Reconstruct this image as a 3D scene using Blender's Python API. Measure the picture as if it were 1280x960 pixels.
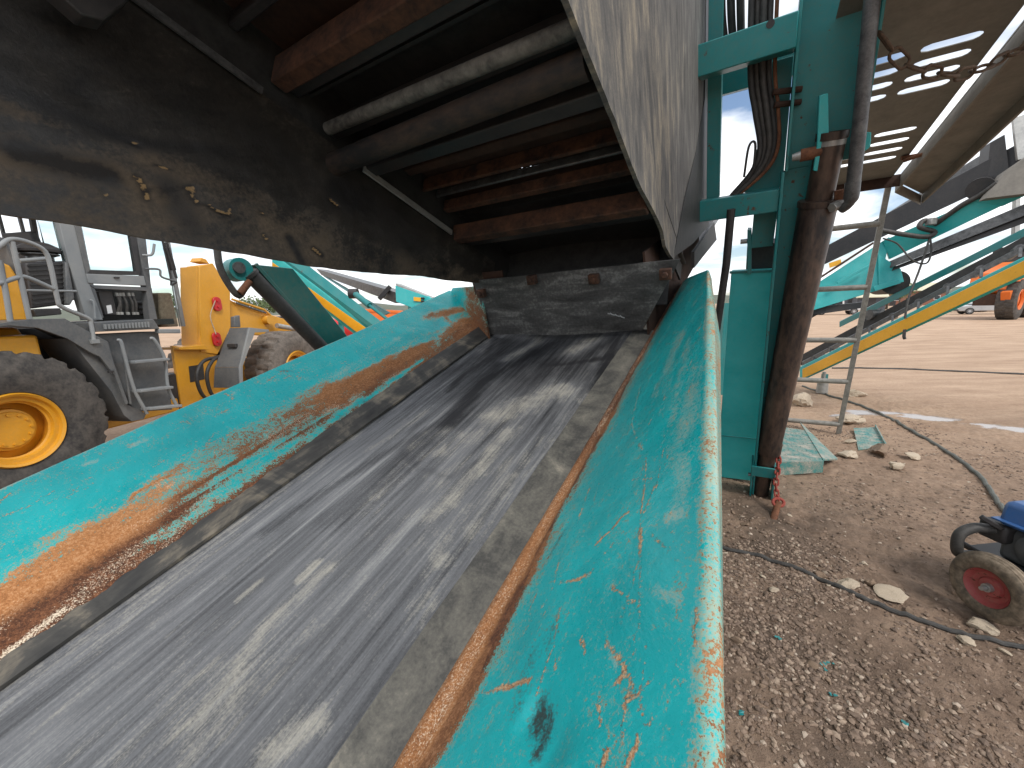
import bpy, bmesh, math, random
import numpy as np
from mathutils import Vector, Matrix
for o in list(bpy.data.objects): bpy.data.objects.remove(o)
SC = bpy.context.scene
COL = SC.collection
R = math.radians
rnd = random.Random(7)
# ------------------------------------------------------------------ camera
CAM_H = 1.9
cam_d = bpy.data.cameras.new('camera')
cam_d.sensor_width = 36.0
cam_d.lens = 500.0/1280*36
cam_d.clip_start = 0.02
cam_d.clip_end = 3000
cam = bpy.data.objects.new('camera', cam_d)
COL.objects.link(cam)
_r, _p = R(1.5), R(10.9)
Fw = Vector((0, math.cos(_p), -math.sin(_p)))
U0 = Vector((0, math.sin(_p), math.cos(_p))); R0 = Vector((1, 0, 0))
Rc = R0*math.cos(_r) - U0*math.sin(_r); Uc = R0*math.sin(_r) + U0*math.cos(_r)
m = Matrix((Rc, Uc, -Fw)).transposed().to_4x4(); m.translation = Vector((0, 0, CAM_H))
cam.matrix_world = m
SC.camera = cam
# ------------------------------------------------------------------ sky and sun (bright broken overcast)
SUN_EL, SUN_AZ = R(52), R(150)          # azimuth clockwise from +Y (behind the viewer, to the right)
W = bpy.data.worlds.new('World'); SC.world = W; W.use_nodes = True
nt = W.node_tree; nt.nodes.clear()
out = nt.nodes.new('ShaderNodeOutputWorld')
sky = nt.nodes.new('ShaderNodeTexSky'); sky.sky_type = 'NISHITA'; sky.sun_disc = False
sky.sun_elevation = SUN_EL; sky.sun_rotation = SUN_AZ
bg1 = nt.nodes.new('ShaderNodeBackground'); bg1.inputs[1].default_value = 0.10
nt.links.new(sky.outputs[0], bg1.inputs[0])
bg2 = nt.nodes.new('ShaderNodeBackground'); bg2.inputs[1].default_value = 1.0
tc = nt.nodes.new('ShaderNodeTexCoord')
sep = nt.nodes.new('ShaderNodeSeparateXYZ'); nt.links.new(tc.outputs['Generated'], sep.inputs[0])
def wmath(op, a, b=None):
    n = nt.nodes.new('ShaderNodeMath'); n.operation = op
    for i, v in enumerate((a, b)):
        if v is None: continue
        if isinstance(v, (int, float)): n.inputs[i].default_value = v
        else: nt.links.new(v, n.inputs[i])
    return n.outputs[0]
zz = wmath('ADD', wmath('MAXIMUM', sep.outputs[2], 0.0), 0.16)
cx_ = wmath('DIVIDE', sep.outputs[0], zz); cy_ = wmath('DIVIDE', sep.outputs[1], zz)
cmb = nt.nodes.new('ShaderNodeCombineXYZ'); nt.links.new(cx_, cmb.inputs[0]); nt.links.new(cy_, cmb.inputs[1])
n1 = nt.nodes.new('ShaderNodeTexNoise'); n1.inputs['Scale'].default_value = 1.1; n1.inputs['Detail'].default_value = 8; n1.inputs['Roughness'].default_value = .55
n1.inputs['Distortion'].default_value = .4
nt.links.new(cmb.outputs[0], n1.inputs['Vector'])
cr = nt.nodes.new('ShaderNodeValToRGB'); cr.color_ramp.elements[0].position = .36; cr.color_ramp.elements[1].position = .52
nt.links.new(n1.outputs['Fac'], cr.inputs[0])
n2 = nt.nodes.new('ShaderNodeTexNoise'); n2.inputs['Scale'].default_value = 2.2; n2.inputs['Detail'].default_value = 7
nt.links.new(cmb.outputs[0], n2.inputs['Vector'])
cr2 = nt.nodes.new('ShaderNodeValToRGB')
cr2.color_ramp.elements[0].position = .33; cr2.color_ramp.elements[0].color = (.60, .65, .72, 1)
cr2.color_ramp.elements[1].position = .58; cr2.color_ramp.elements[1].color = (1.0, 1.0, 1.0, 1)
nt.links.new(n2.outputs['Fac'], cr2.inputs[0]); nt.links.new(cr2.outputs[0], bg2.inputs[0])
mx = nt.nodes.new('ShaderNodeMixShader')
nt.links.new(cr.outputs[0], mx.inputs[0]); nt.links.new(bg1.outputs[0], mx.inputs[1]); nt.links.new(bg2.outputs[0], mx.inputs[2])
nt.links.new(mx.outputs[0], out.inputs[0])
sd = bpy.data.lights.new('sun', 'SUN'); sd.energy = 1.3; sd.angle = R(14); sd.color = (1, .96, .9)
so = bpy.data.objects.new('sun', sd); COL.objects.link(so)
sv = Vector((math.sin(SUN_AZ)*math.cos(SUN_EL), math.cos(SUN_AZ)*math.cos(SUN_EL), math.sin(SUN_EL)))
so.rotation_euler = sv.to_track_quat('Z', 'Y').to_euler()
SC.view_settings.view_transform = 'Standard'; SC.view_settings.look = 'None'
SC.view_settings.exposure = 0.75; SC.view_settings.gamma = 1.0
SC.render.engine = 'CYCLES'
SC.cycles.max_bounces = 6; SC.cycles.diffuse_bounces = 4; SC.cycles.glossy_bounces = 3
SC.cycles.transparent_max_bounces = 8; SC.cycles.use_denoising = True
SC.cycles.sample_clamp_indirect = 6
# ------------------------------------------------------------------ frames of reference
# machine frame: u across the conveyor, v up along it, w square to it; origin at the viewpoint
MC = np.array((0.854, -0.521, 0.018)); MDv = np.array((0.491, 0.817, 0.303)); MN = np.array((-0.173, -0.25, 0.953))
MROT = np.array([MC, MDv, MN])
def m2w(p): return np.array([0, 0, CAM_H]) + MROT.T @ np.array(p)
BQ = 0.814; BQ2 = 0.5809          # slope of the screen box in the v-w plane
def SQ(u, s, q): return (u, BQ*s + BQ2*q, -BQ2*s + BQ*q)
LP0 = (-4.988, 3.916, 0.0)

# ------------------------------------------------------------------ numpy noise
def vnoise(x, y, seed=0):
    xi = np.floor(x).astype(np.int64); yi = np.floor(y).astype(np.int64)
    xf = x-xi; yf = y-yi
    def h(a, b):
        n = (a*374761393 + b*668265263 + seed*974711) & 0x7fffffff
        n = ((n ^ (n >> 13))*1274126177) & 0x7fffffff
        return ((n ^ (n >> 16)) & 0xffff)/65535.0
    u = xf*xf*(3-2*xf); v = yf*yf*(3-2*yf)
    return (h(xi, yi)*(1-u)+h(xi+1, yi)*u)*(1-v) + (h(xi, yi+1)*(1-u)+h(xi+1, yi+1)*u)*v
def fbm(x, y, seed=0, oct=4, rough=.5):
    s = 0; a = 1; t = 0
    for i in range(oct):
        s = s + a*vnoise(x*2**i, y*2**i, seed+i*17); t += a; a *= rough
    return s/t
def sstep(a, b, x):
    t = np.clip((x-a)/(b-a), 0, 1); return t*t*(3-2*t)
def stroke(X, Y, pts, width, soft=.5):
    d = np.full(X.shape, 1e9)
    for (x0, y0), (x1, y1) in zip(pts[:-1], pts[1:]):
        dx, dy = x1-x0, y1-y0
        t = np.clip(((X-x0)*dx+(Y-y0)*dy)/(dx*dx+dy*dy+1e-12), 0, 1)
        d = np.minimum(d, np.hypot(X-x0-t*dx, Y-y0-t*dy))
    return np.exp(-(d/width)**2*1.1) if soft > .55 else 1-sstep(width*(1-soft), width*(1+soft), d)
def blob(X, Y, c, rx, ry, ang=0, soft=.5):
    ca, sa = math.cos(ang), math.sin(ang)
    a = ((X-c[0])*ca+(Y-c[1])*sa)/rx; b = (-(X-c[0])*sa+(Y-c[1])*ca)/ry
    return 1-sstep(1-soft, 1+soft, np.hypot(a, b))

# ------------------------------------------------------------------ node materials
class NT:
    def __init__(s, name):
        s.m = bpy.data.materials.new(name); s.m.use_nodes = True
        s.t = s.m.node_tree; s.b = s.t.nodes['Principled BSDF']; s.tc = None
    def new(s, k): return s.t.nodes.new(k)
    def lk(s, a, b): s.t.links.new(a, b)
    def coord(s, sc=(1, 1, 1), which='Object', rot=(0, 0, 0)):
        if s.tc is None: s.tc = s.new('ShaderNodeTexCoord')
        mp = s.new('ShaderNodeMapping'); mp.inputs['Scale'].default_value = sc; mp.inputs['Rotation'].default_value = rot
        s.lk(s.tc.outputs[which], mp.inputs[0]); return mp.outputs[0]
    def noise(s, vec, scale, det=5, rough=.55, dist=0):
        n = s.new('ShaderNodeTexNoise'); n.inputs['Scale'].default_value = scale; n.inputs['Detail'].default_value = det
        n.inputs['Roughness'].default_value = rough; n.inputs['Distortion'].default_value = dist
        s.lk(vec, n.inputs['Vector']); return n.outputs['Fac']
    def voro(s, vec, scale, feat='F1', outp='Distance'):
        n = s.new('ShaderNodeTexVoronoi'); n.feature = feat; n.inputs['Scale'].default_value = scale
        s.lk(vec, n.inputs['Vector']); return n.outputs[outp]
    def ramp(s, fac, stops, interp='LINEAR'):
        r = s.new('ShaderNodeValToRGB'); e = r.color_ramp.elements; r.color_ramp.interpolation = interp
        while len(e) < len(stops): e.new(.5)
        for k, (p, c) in enumerate(stops):
            e[k].position = p; e[k].color = (c if isinstance(c, tuple) else (c, c, c)) + (1,)
        s.lk(fac, r.inputs[0]); return r.outputs[0]
    def mix(s, fac, a, b, mode='MIX'):
        n = s.new('ShaderNodeMix'); n.data_type = 'RGBA'; n.blend_type = mode
        for sock, v in ((n.inputs['Factor'], fac), (n.inputs[6], a), (n.inputs[7], b)):
            if isinstance(v, (int, float)): sock.default_value = v
            elif isinstance(v, tuple): sock.default_value = v + (1,) if len(v) == 3 else v
            else: s.lk(v, sock)
        return n.outputs[2]
    def math(s, op, a, b=None, c=None, clamp=False):
        n = s.new('ShaderNodeMath'); n.operation = op; n.use_clamp = clamp
        for i, v in enumerate((a, b, c)):
            if v is None: continue
            if isinstance(v, (int, float)): n.inputs[i].default_value = v
            else: s.lk(v, n.inputs[i])
        return n.outputs[0]
    def attr(s, name):
        n = s.new('ShaderNodeAttribute'); n.attribute_name = name; return n.outputs['Fac']
    def bump(s, h, strength=.3, dist=.01, prev=None):
        n = s.new('ShaderNodeBump'); n.inputs['Strength'].default_value = strength; n.inputs['Distance'].default_value = dist
        s.lk(h, n.inputs['Height'])
        if prev is not None: s.lk(prev, n.inputs['Normal'])
        return n.outputs[0]
    def fin(s, col=None, rough=None, normal=None, metal=None, spec=None, coat=None):
        for nm, v in (('Base Color', col), ('Roughness', rough), ('Normal', normal), ('Metallic', metal), ('Specular IOR Level', spec), ('Coat Weight', coat)):
            if v is None: continue
            if isinstance(v, (int, float)): s.b.inputs[nm].default_value = v
            elif isinstance(v, tuple): s.b.inputs[nm].default_value = v + (1,)
            else: s.lk(v, s.b.inputs[nm])
        return s.m
def painted(name, col, rough=.4, dirt=(.16, .12, .085), amt=.4, chip=(.10, .045, .025), chips=.3, scale=1.0, metal=0):
    n = NT(name); v = n.coord()
    a = n.noise(v, 2.2*scale, 7, .6, .3); b = n.noise(v, 38*scale, 6, .65); c = n.noise(v, 9*scale, 8, .62, .5)
    base = n.mix(n.ramp(a, [(.3, 0.0), (.7, 1.0)]), tuple(x*.82 for x in col), tuple(min(1, x*1.12) for x in col))
    dm = n.math('MULTIPLY', n.ramp(n.math('ADD', n.math('MULTIPLY', a, .6), n.math('MULTIPLY', b, .4)), [(.40, 0.0), (.68, 1.0)]), amt)
    c1 = n.mix(dm, base, dirt)
    cm = n.math('MULTIPLY', n.ramp(n.math('ADD', n.math('MULTIPLY', c, .7), n.math('MULTIPLY', b, .3)), [(.64-.1*chips, 0.0), (.67-.1*chips, 1.0)]), 1.0 if chips > 0 else 0.0)
    c2 = n.mix(cm, c1, chip)
    rr = n.math('ADD', n.math('MULTIPLY', dm, .4), n.math('ADD', n.math('MULTIPLY', cm, .4), rough), clamp=True)
    return n.fin(c2, rr, n.bump(n.math('SUBTRACT', n.math('MULTIPLY', b, .4), cm), .18, .003), metal)
def simple(name, lo, hi, rough=.7, scale=12, metal=0, bumpd=.004, bstr=.4, sc=(1, 1, 1), p=(.3, .7)):
    n = NT(name); v = n.coord(sc)
    a = n.noise(v, scale, 8, .65, .2); b = n.noise(v, scale*6, 4, .6)
    f = n.math('ADD', n.math('MULTIPLY', a, .7), n.math('MULTIPLY', b, .3))
    return n.fin(n.mix(n.ramp(f, [(p[0], 0.0), (p[1], 1.0)]), lo, hi), rough, n.bump(f, bstr, bumpd), metal)
MAT = {}
TEAL = (.005, .22, .225)  # frame turquoise, base lowered for the shade under screen box and walkway
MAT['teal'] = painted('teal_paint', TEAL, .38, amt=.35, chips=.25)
MAT['teal_clean'] = painted('teal_paint_clean', (.015, .43, .43), .4, dirt=(.30, .36, .32), amt=.25, chips=0)
MAT['teal_pale'] = painted('dusty_light_teal_paint', (.02, .52, .53), .45, dirt=(.30, .42, .38), amt=.22, chips=0)
MAT['teal_shaded'] = painted('shade_darkened_turquoise_paint', (.005, .105, .10), .45, amt=.45, chips=.2)  # left arm's shade darkened into the base colour, with dirt and chips over it
MAT['yellow'] = painted('yellow_paint', (.72, .33, .015), .38, dirt=(.28, .2, .1), amt=.35, chips=0)
MAT['stripe'] = painted('yellow_stripe_paint', (.85, .42, .01), .45, amt=.15, chips=.1)
MAT['grey'] = painted('dark_grey_paint', (.08, .088, .096), .45, dirt=(.24, .22, .19), amt=.5, chips=0)
MAT['pipe_pale'] = simple('dirty_pale_pipe', (.035, .033, .03), (.25, .23, .20), .6, 9, p=(.36, .7))
MAT['grey_light'] = painted('light_grey_paint', (.21, .225, .235), .45, dirt=(.3, .28, .24), amt=.4, chips=0)
MAT['black'] = painted('black_paint', (.018, .018, .02), .5, dirt=(.12, .10, .085), amt=.35, chips=0)
MAT['red'] = painted('red_plastic', (.55, .015, .02), .35, amt=.15, chips=0)
MAT['blue'] = painted('blue_paint', (.015, .10, .30), .35, amt=.3, chips=0)
MAT['orange'] = painted('orange_paint', (.75, .16, .015), .45, amt=.3, chips=.1)
MAT['white'] = painted('white_paint', (.72, .73, .74), .3, dirt=(.4, .33, .26), amt=.3, chips=0)
MAT['silver'] = painted('silver_paint', (.48, .50, .52), .3, dirt=(.4, .33, .26), amt=.3, chips=0, metal=.3)
MAT['tyre'] = simple('tyre_rubber', (.024, .023, .023), (.12, .105, .09), .85, 6, p=(.36, .68))
MAT['tyre_dusty'] = simple('dusty_tyre_rubber', (.055, .048, .042), (.20, .17, .145), .9, 8, p=(.3, .65))
MAT['rubber_black'] = simple('black_rubber', (.012, .012, .013), (.05, .048, .045), .6, 14)
MAT['hose'] = simple('hose_rubber', (.02, .02, .02), (.085, .078, .07), .6, 25)
MAT['hose_green'] = simple('green_grey_cable', (.055, .06, .05), (.13, .13, .11), .6, 20)
MAT['ladder'] = simple('weathered_grey_ladder', (.14, .135, .12), (.36, .34, .30), .6, 16, metal=.2)
MAT['steel'] = simple('galvanised_steel', (.26, .26, .25), (.48, .47, .44), .45, 14, metal=.55)
MAT['steel_dark'] = simple('dark_scuffed_steel', (.05, .05, .052), (.2, .2, .2), .45, 18, metal=.5)
MAT['rust'] = simple('rusty_steel', (.045, .02, .012), (.26, .105, .05), .9, 16, p=(.3, .68))
MAT['rust_dark'] = simple('dark_brown_rust', (.022, .012, .009), (.085, .04, .024), .9, 7, p=(.3, .75))
MAT['rust_beam'] = simple('dark_rusty_beam', (.018, .011, .009), (.17, .07, .035), .85, 11, p=(.36, .76))
MAT['pipe_dark'] = simple('dark_stained_pipe', (.010, .010, .010), (.085, .05, .032), .7, 7, sc=(.5, 1, 1), p=(.42, .70))
MAT['chain_rust'] = simple('old_brown_chain', (.035, .024, .018), (.16, .095, .055), .75, 60)
MAT['tube'] = simple('brown_stained_steel_tube', (.022, .018, .017), (.185, .115, .08), .40, 6, metal=.25, sc=(1, 1, .35), p=(.40, .74))
MAT['walk'] = simple('brown_grey_walkway_steel', (.15, .135, .115), (.26, .235, .20), .75, 5)
MAT['red_chain'] = simple('red_painted_chain', (.16, .02, .015), (.38, .07, .045), .7, 60)
MAT['rock'] = simple('pale_limestone', (.30, .22, .15), (.62, .53, .41), .9, 22, bumpd=.006, bstr=.6)
MAT['rock_brown'] = simple('brown_rock', (.12, .08, .055), (.34, .24, .165), .9, 22, bumpd=.006, bstr=.6)
MAT['brick'] = simple('far_red_wall', (.20, .09, .06), (.28, .13, .09), .9, 1)
MAT['cream'] = simple('far_cream_roof', (.5, .46, .33), (.62, .58, .44), .9, 1)
MAT['shed'] = simple('far_grey_shed', (.055, .06, .07), (.09, .095, .11), .8, 1)
MAT['leaf'] = simple('foliage', (.045, .075, .025), (.12, .16, .06), .8, 1.5)
MAT['bark'] = simple('bark', (.09, .07, .05), (.18, .14, .1), .9, 4)
n = NT('cab_glass'); n.b.inputs['Base Color'].default_value = (.85, .93, .92, 1); n.b.inputs['Roughness'].default_value = .03
n.b.inputs['Transmission Weight'].default_value = 1.0; n.b.inputs['IOR'].default_value = 1.06; n.b.inputs['Specular IOR Level'].default_value = .6
MAT['glass'] = n.m
n = NT('car_glass'); MAT['car_glass'] = n.fin((.02, .025, .03), .08)
n = NT('lamp_lens'); MAT['lens'] = n.fin((.7, .7, .68), .15)

# ------------------------------------------------------------------ mesh helper
class MB:
    def __init__(s): s.v = []; s.f = []
    def add(s, vs, fs):
        o = len(s.v); s.v += [tuple(map(float, p)) for p in vs]; s.f += [tuple(i+o for i in f) for f in fs]; return s
    def box(s, a, b):
        x0, y0, z0 = [min(p, q) for p, q in zip(a, b)]; x1, y1, z1 = [max(p, q) for p, q in zip(a, b)]
        return s.add([(x0, y0, z0), (x1, y0, z0), (x1, y1, z0), (x0, y1, z0), (x0, y0, z1), (x1, y0, z1), (x1, y1, z1), (x0, y1, z1)],
                     [(0, 3, 2, 1), (4, 5, 6, 7), (0, 1, 5, 4), (1, 2, 6, 5), (2, 3, 7, 6), (3, 0, 4, 7)])
    def bar(s, p, q, w, h, up=(0, 0, 1)):
        p, q, up = Vector(p), Vector(q), Vector(up)
        d = (q-p).normalized(); x = d.cross(up).normalized(); y = x.cross(d)
        vs = []
        for e in (p, q):
            for a, b in ((-1, -1), (1, -1), (1, 1), (-1, 1)): vs.append(e + x*a*w/2 + y*b*h/2)
        return s.add(vs, [(3, 2, 1, 0), (4, 5, 6, 7), (0, 1, 5, 4), (1, 2, 6, 5), (2, 3, 7, 6), (3, 0, 4, 7)])
    def tube(s, pts, r, n=12, caps=True, closed=False):
        pts = [Vector(p) for p in pts]; N = len(pts)
        rs = r if isinstance(r, (list, tuple)) else [r]*N
        tg = []
        for i in range(N):
            if closed: t = pts[(i+1) % N]-pts[i-1]
            else: t = pts[min(i+1, N-1)]-pts[max(i-1, 0)]
            tg.append(t.normalized())
        ref = Vector((0, 0, 1)) if abs(tg[0].z) < .9 else Vector((1, 0, 0))
        x = tg[0].cross(ref).normalized(); vs = []; fs = []
        for i in range(N):
            x = (x - tg[i]*x.dot(tg[i])).normalized(); y = tg[i].cross(x)
            for k in range(n):
                a = 2*math.pi*k/n; vs.append(pts[i] + (x*math.cos(a)+y*math.sin(a))*rs[i])
        M = N if closed else N-1
        for i in range(M):
            j = (i+1) % N
            for k in range(n):
                l = (k+1) % n; fs.append((i*n+k, i*n+l, j*n+l, j*n+k))
        if caps and not closed:
            fs.append(tuple(range(n-1, -1, -1))); fs.append(tuple((N-1)*n+k for k in range(n)))
        return s.add(vs, fs)
    def prism(s, poly, d, *_):
        """poly: list of 3D points (one face), extruded by vector d"""
        N = len(poly); d = Vector(d)
        vs = [Vector(p) for p in poly] + [Vector(p)+d for p in poly]
        fs = [tuple(range(N-1, -1, -1)), tuple(range(N, 2*N))] + [(i, (i+1) % N, (i+1) % N+N, i+N) for i in range(N)]
        return s.add(vs, fs)
    def lathe(s, prof, n=48, c=(0, 0, 0), axis='x', mod=None):
        """prof: (offset along axis, radius)"""
        vs = []; fs = []; P = len(prof)
        for k in range(n):
            a = 2*math.pi*k/n
            for i, (o, r) in enumerate(prof):
                rr = mod(i, k, r) if mod else r
                ca, sa = math.cos(a)*rr, math.sin(a)*rr
                vs.append({'x': (c[0]+o, c[1]+ca, c[2]+sa), 'y': (c[0]+ca, c[1]+o, c[2]+sa), 'z': (c[0]+ca, c[1]+sa, c[2]+o)}[axis])
        for k in range(n):
            l = (k+1) % n
            for i in range(P-1): fs.append((k*P+i, k*P+i+1, l*P+i+1, l*P+i))
        return s.add(vs, fs)
    def grid(s, G):
        """G: array (a,b,3)"""
        a, b = G.shape[:2]; idx = np.arange(a*b).reshape(a, b)
        fs = np.stack([idx[:-1, :-1], idx[1:, :-1], idx[1:, 1:], idx[:-1, 1:]], -1).reshape(-1, 4)
        return s.add(G.reshape(-1, 3), [tuple(f) for f in fs.tolist()])
    def mesh(s, name, smooth=True, ang=38, fix=True):
        me = bpy.data.meshes.new(name); me.from_pydata(s.v, [], s.f)
        if fix:
            bm = bmesh.new(); bm.from_mesh(me); bmesh.ops.recalc_face_normals(bm, faces=bm.faces); bm.to_mesh(me); bm.free()
        if smooth:
            me.polygons.foreach_set('use_smooth', [True]*len(me.polygons)); me.set_sharp_from_angle(angle=R(ang))
        me.update(); return me
def link(name, me, mat=None, parent=None, loc=None, bevel=0, seg=2):
    o = bpy.data.objects.new(name, me); COL.objects.link(o)
    if mat is not None and len(me.materials) == 0: me.materials.append(MAT[mat] if isinstance(mat, str) else mat)
    if parent is not None:
        o.parent = parent
        if 'offset' in parent and loc is None: loc = tuple(parent['offset'])
    if loc is not None: o.location = loc
    if bevel:
        md = o.modifiers.new('bevel', 'BEVEL'); md.width = bevel; md.segments = seg; md.limit_method = 'ANGLE'; md.angle_limit = R(40)
        md.harden_normals = False
    return o
def part(name, mb, mat, parent, bevel=0, smooth=True, ang=38, fix=True, label=None, seg=2):
    o = link(name, mb.mesh(name, smooth, ang, fix), mat, parent, bevel=bevel, seg=seg)
    if label: o['label'] = label
    return o
def tag(o, label=None, cat=None, group=None, kind=None):
    if label: o['label'] = label
    if cat: o['category'] = cat
    if group: o['group'] = group
    if kind: o['kind'] = kind
    return o
def thing(name, label, cat, loc=(0, 0, 0), rz=0, group=None):
    o = bpy.data.objects.new(name, None); o.empty_display_size = .2; COL.objects.link(o)
    o.location = loc; o.rotation_euler = (0, 0, rz); return tag(o, label, cat, group)
def setattr_f(me, name, arr):
    a = me.attributes.new(name, 'FLOAT', 'POINT'); a.data.foreach_set('value', np.asarray(arr, dtype=np.float32).ravel())
def gridmesh(name, G, thick_vec=None, attrs=None, smooth=True):
    """front grid (a,b,3) with optional back sheet offset; attrs: dict of (a,b) arrays"""
    a, b = G.shape[:2]; idx = np.arange(a*b).reshape(a, b)
    F = np.stack([idx[:-1, :-1], idx[1:, :-1], idx[1:, 1:], idx[:-1, 1:]], -1).reshape(-1, 4)
    V = G.reshape(-1, 3)
    if thick_vec is not None:
        B = (G + thick_vec).reshape(-1, 3); V = np.concatenate([V, B]); n0 = a*b
        F2 = F[:, ::-1] + n0
        rim = np.concatenate([idx[0, :], idx[1:, -1], idx[-1, -2::-1], idx[-2:0:-1, 0]])
        r2 = np.roll(rim, -1)
        S = np.stack([rim, rim+n0, r2+n0, r2], -1)[:, ::-1]
        F = np.concatenate([F, F2, S])
    me = bpy.data.meshes.new(name); me.from_pydata(V.tolist(), [], F.tolist())
    me.polygons.foreach_set('use_smooth', [smooth]*len(me.polygons))
    if attrs:
        for k, A in attrs.items():
            A = np.asarray(A, dtype=np.float32).ravel()
            if thick_vec is not None: A = np.concatenate([A, A])
            setattr_f(me, k, A)
    if smooth: me.set_sharp_from_angle(angle=R(50))
    me.update(); return me
def kids(o): return [c for c in COL.objects if c.parent == o]
def dup(root, loc, rz=None, label=None):
    r = root.copy(); COL.objects.link(r); r.location = loc
    if rz is not None: r.rotation_euler = (0, 0, rz)
    if label: r['label'] = label
    for ch in kids(root):
        c = ch.copy(); COL.objects.link(c); c.parent = r
        for g in kids(ch):
            k = g.copy(); COL.objects.link(k); k.parent = c
    return r
def smoothpath(pts, n=8):
    pts = [np.array(p, float) for p in pts]; P = [2*pts[0]-pts[1]] + pts + [2*pts[-1]-pts[-2]]; out = []
    for i in range(1, len(P)-2):
        for k in range(n):
            t = k/n
            out.append(.5*((2*P[i]) + (-P[i-1]+P[i+1])*t + (2*P[i-1]-5*P[i]+4*P[i+1]-P[i+2])*t*t + (-P[i-1]+3*P[i]-3*P[i+1]+P[i+2])*t**3))
    out.append(P[-2]); return [tuple(p) for p in out]
# ================================================================== GROUND
n = NT('dirt_ground'); v = n.coord()
a = n.noise(v, .35, 6, .6, .4); b = n.noise(v, 3.2, 8, .65); c = n.noise(v, 26, 8, .7); d = n.noise(v, 140, 5, .65)
sx = n.new('ShaderNodeSeparateXYZ'); n.lk(n.tc.outputs['Object'], sx.inputs[0])
far = n.ramp(n.math('MULTIPLY', n.math('ADD', sx.outputs[1], n.math('MULTIPLY', a, 2.5)), 1/30), [(.13, 0.0), (.27, .8), (.9, 1.0)])
tracks = n.noise(n.coord((.06, .9, 1), rot=(0, 0, -.12)), 2.6, 6, .6, .3)
near = n.mix(n.ramp(n.math('ADD', n.math('MULTIPLY', b, .5), n.math('MULTIPLY', c, .5)), [(.33, 0.0), (.66, 1.0)]), (.115, .074, .052), (.37, .26, .185))
b2 = n.noise(n.coord((.35, 1, 1)), 1.7, 9, .7, .4)
farc = n.mix(n.ramp(n.math('ADD', n.math('MULTIPLY', tracks, .3), n.math('ADD', n.math('MULTIPLY', c, .3), n.math('MULTIPLY', b2, .4))), [(.33, 0.0), (.64, 1.0)]), (.26, .155, .095), (.60, .43, .30))
col = n.mix(far, near, farc)
damp = n.attr('damp'); wet = n.attr('wet')
col = n.mix(n.math('MULTIPLY', damp, .62), col, (.055, .042, .034))
col = n.mix(n.ramp(d, [(.62, 0.0), (.72, .55)]), col, (.44, .36, .29))
col = n.mix(n.ramp(d, [(.25, .5), (.36, 0.0)]), col, (.06, .042, .032))
col = n.mix(wet, col, (.30, .26, .235))
rough = n.math('SUBTRACT', .95, n.math('MULTIPLY', wet, .78))
hh = n.math('ADD', n.math('MULTIPLY', c, .5), n.math('MULTIPLY', d, .5))
hh = n.math('MULTIPLY', hh, n.math('SUBTRACT', 1.0, wet))
MAT['ground'] = n.fin(col, rough, n.bump(hh, .85, .03), spec=.35)
def axis_pts(fine0, fine1, step, lo, hi):
    c = list(np.arange(fine0, fine1, step)); s = step; x = c[-1]
    while x < hi: s *= 1.16; x += s; c.append(x)
    s = step; x = c[0]; pre = []
    while x > lo: s *= 1.16; x -= s; pre.append(x)
    return np.array(pre[::-1]+c)
gx = axis_pts(.9, 7.2, .02, -900, 900); gy = axis_pts(.1, 7.5, .022, -60, 1400)
GX, GY = np.meshgrid(gx, gy, indexing='ij')
amp = np.exp(-np.hypot(np.maximum(0, np.abs(GX-3)-4), np.maximum(0, GY-7))/6)
def ground_h(X, Y):
    h = .10*(fbm(X*.55, Y*.55, 3, 4)-.5) + .05*(fbm(X*3, Y*3, 5, 5, .6)-.5)
    return h
def ground_fine(X, Y): return .042*(fbm(X*14, Y*14, 9, 4, .65)-.5)
def mound(X, Y): return .16*blob(X, Y, (2.45, 3.62), .62, .5, .4, .9) * (0.6+.8*fbm(X*8, Y*8, 4, 4))
damp_c = [((1.75, 2.75), .75, .55, .3), ((2.1, 3.2), .7, .45, .2), ((1.5, 1.7), .35, .6, 0), ((4.0, 1.9), .9, .5, .2)]
DAMP = np.zeros(GX.shape)
for (c0, rx, ry, an) in damp_c: DAMP = np.maximum(DAMP, blob(GX, GY, c0, rx, ry, an, .8))
DAMP *= sstep(.36, .62, fbm(GX*3.2, GY*3.2, 21, 5, .6))
WET = np.zeros(GX.shape)
for pts, wd in (([(5.885, 6.54), (6.232, 6.402), (6.536, 6.175), (6.8, 5.833), (7.238, 5.32)], .26), ([(5.259, 6.348), (6.03, 6.474)], .1)):
    WET = np.maximum(WET, stroke(GX, GY, pts, wd, .8))
WET = sstep(.50, .72, WET*(.1+1.5*fbm(GX*3.0, GY*6.5, 31, 5, .6)))
GZ = (ground_h(GX, GY)*(1-WET) + ground_fine(GX, GY)*(1-WET))*amp - .05*WET*0 
gd = np.hypot(GX, GY)
GZ += 1.2*sstep(30, 160, gd)*(fbm(GX*.012, GY*.012, 6, 3)-.5)*0
ME = gridmesh('ground', np.stack([GX, GY, GZ], -1), attrs={'damp': DAMP, 'wet': WET})
tag(link('ground', ME, 'ground'), kind='structure')
def gz(x, y):
    X = np.array([float(x)]); Y = np.array([float(y)])
    am = np.exp(-np.hypot(max(0, abs(x-3)-4), max(0, y-7))/6)
    return float((ground_h(X, Y)+ground_fine(X, Y))[0]*am)

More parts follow.
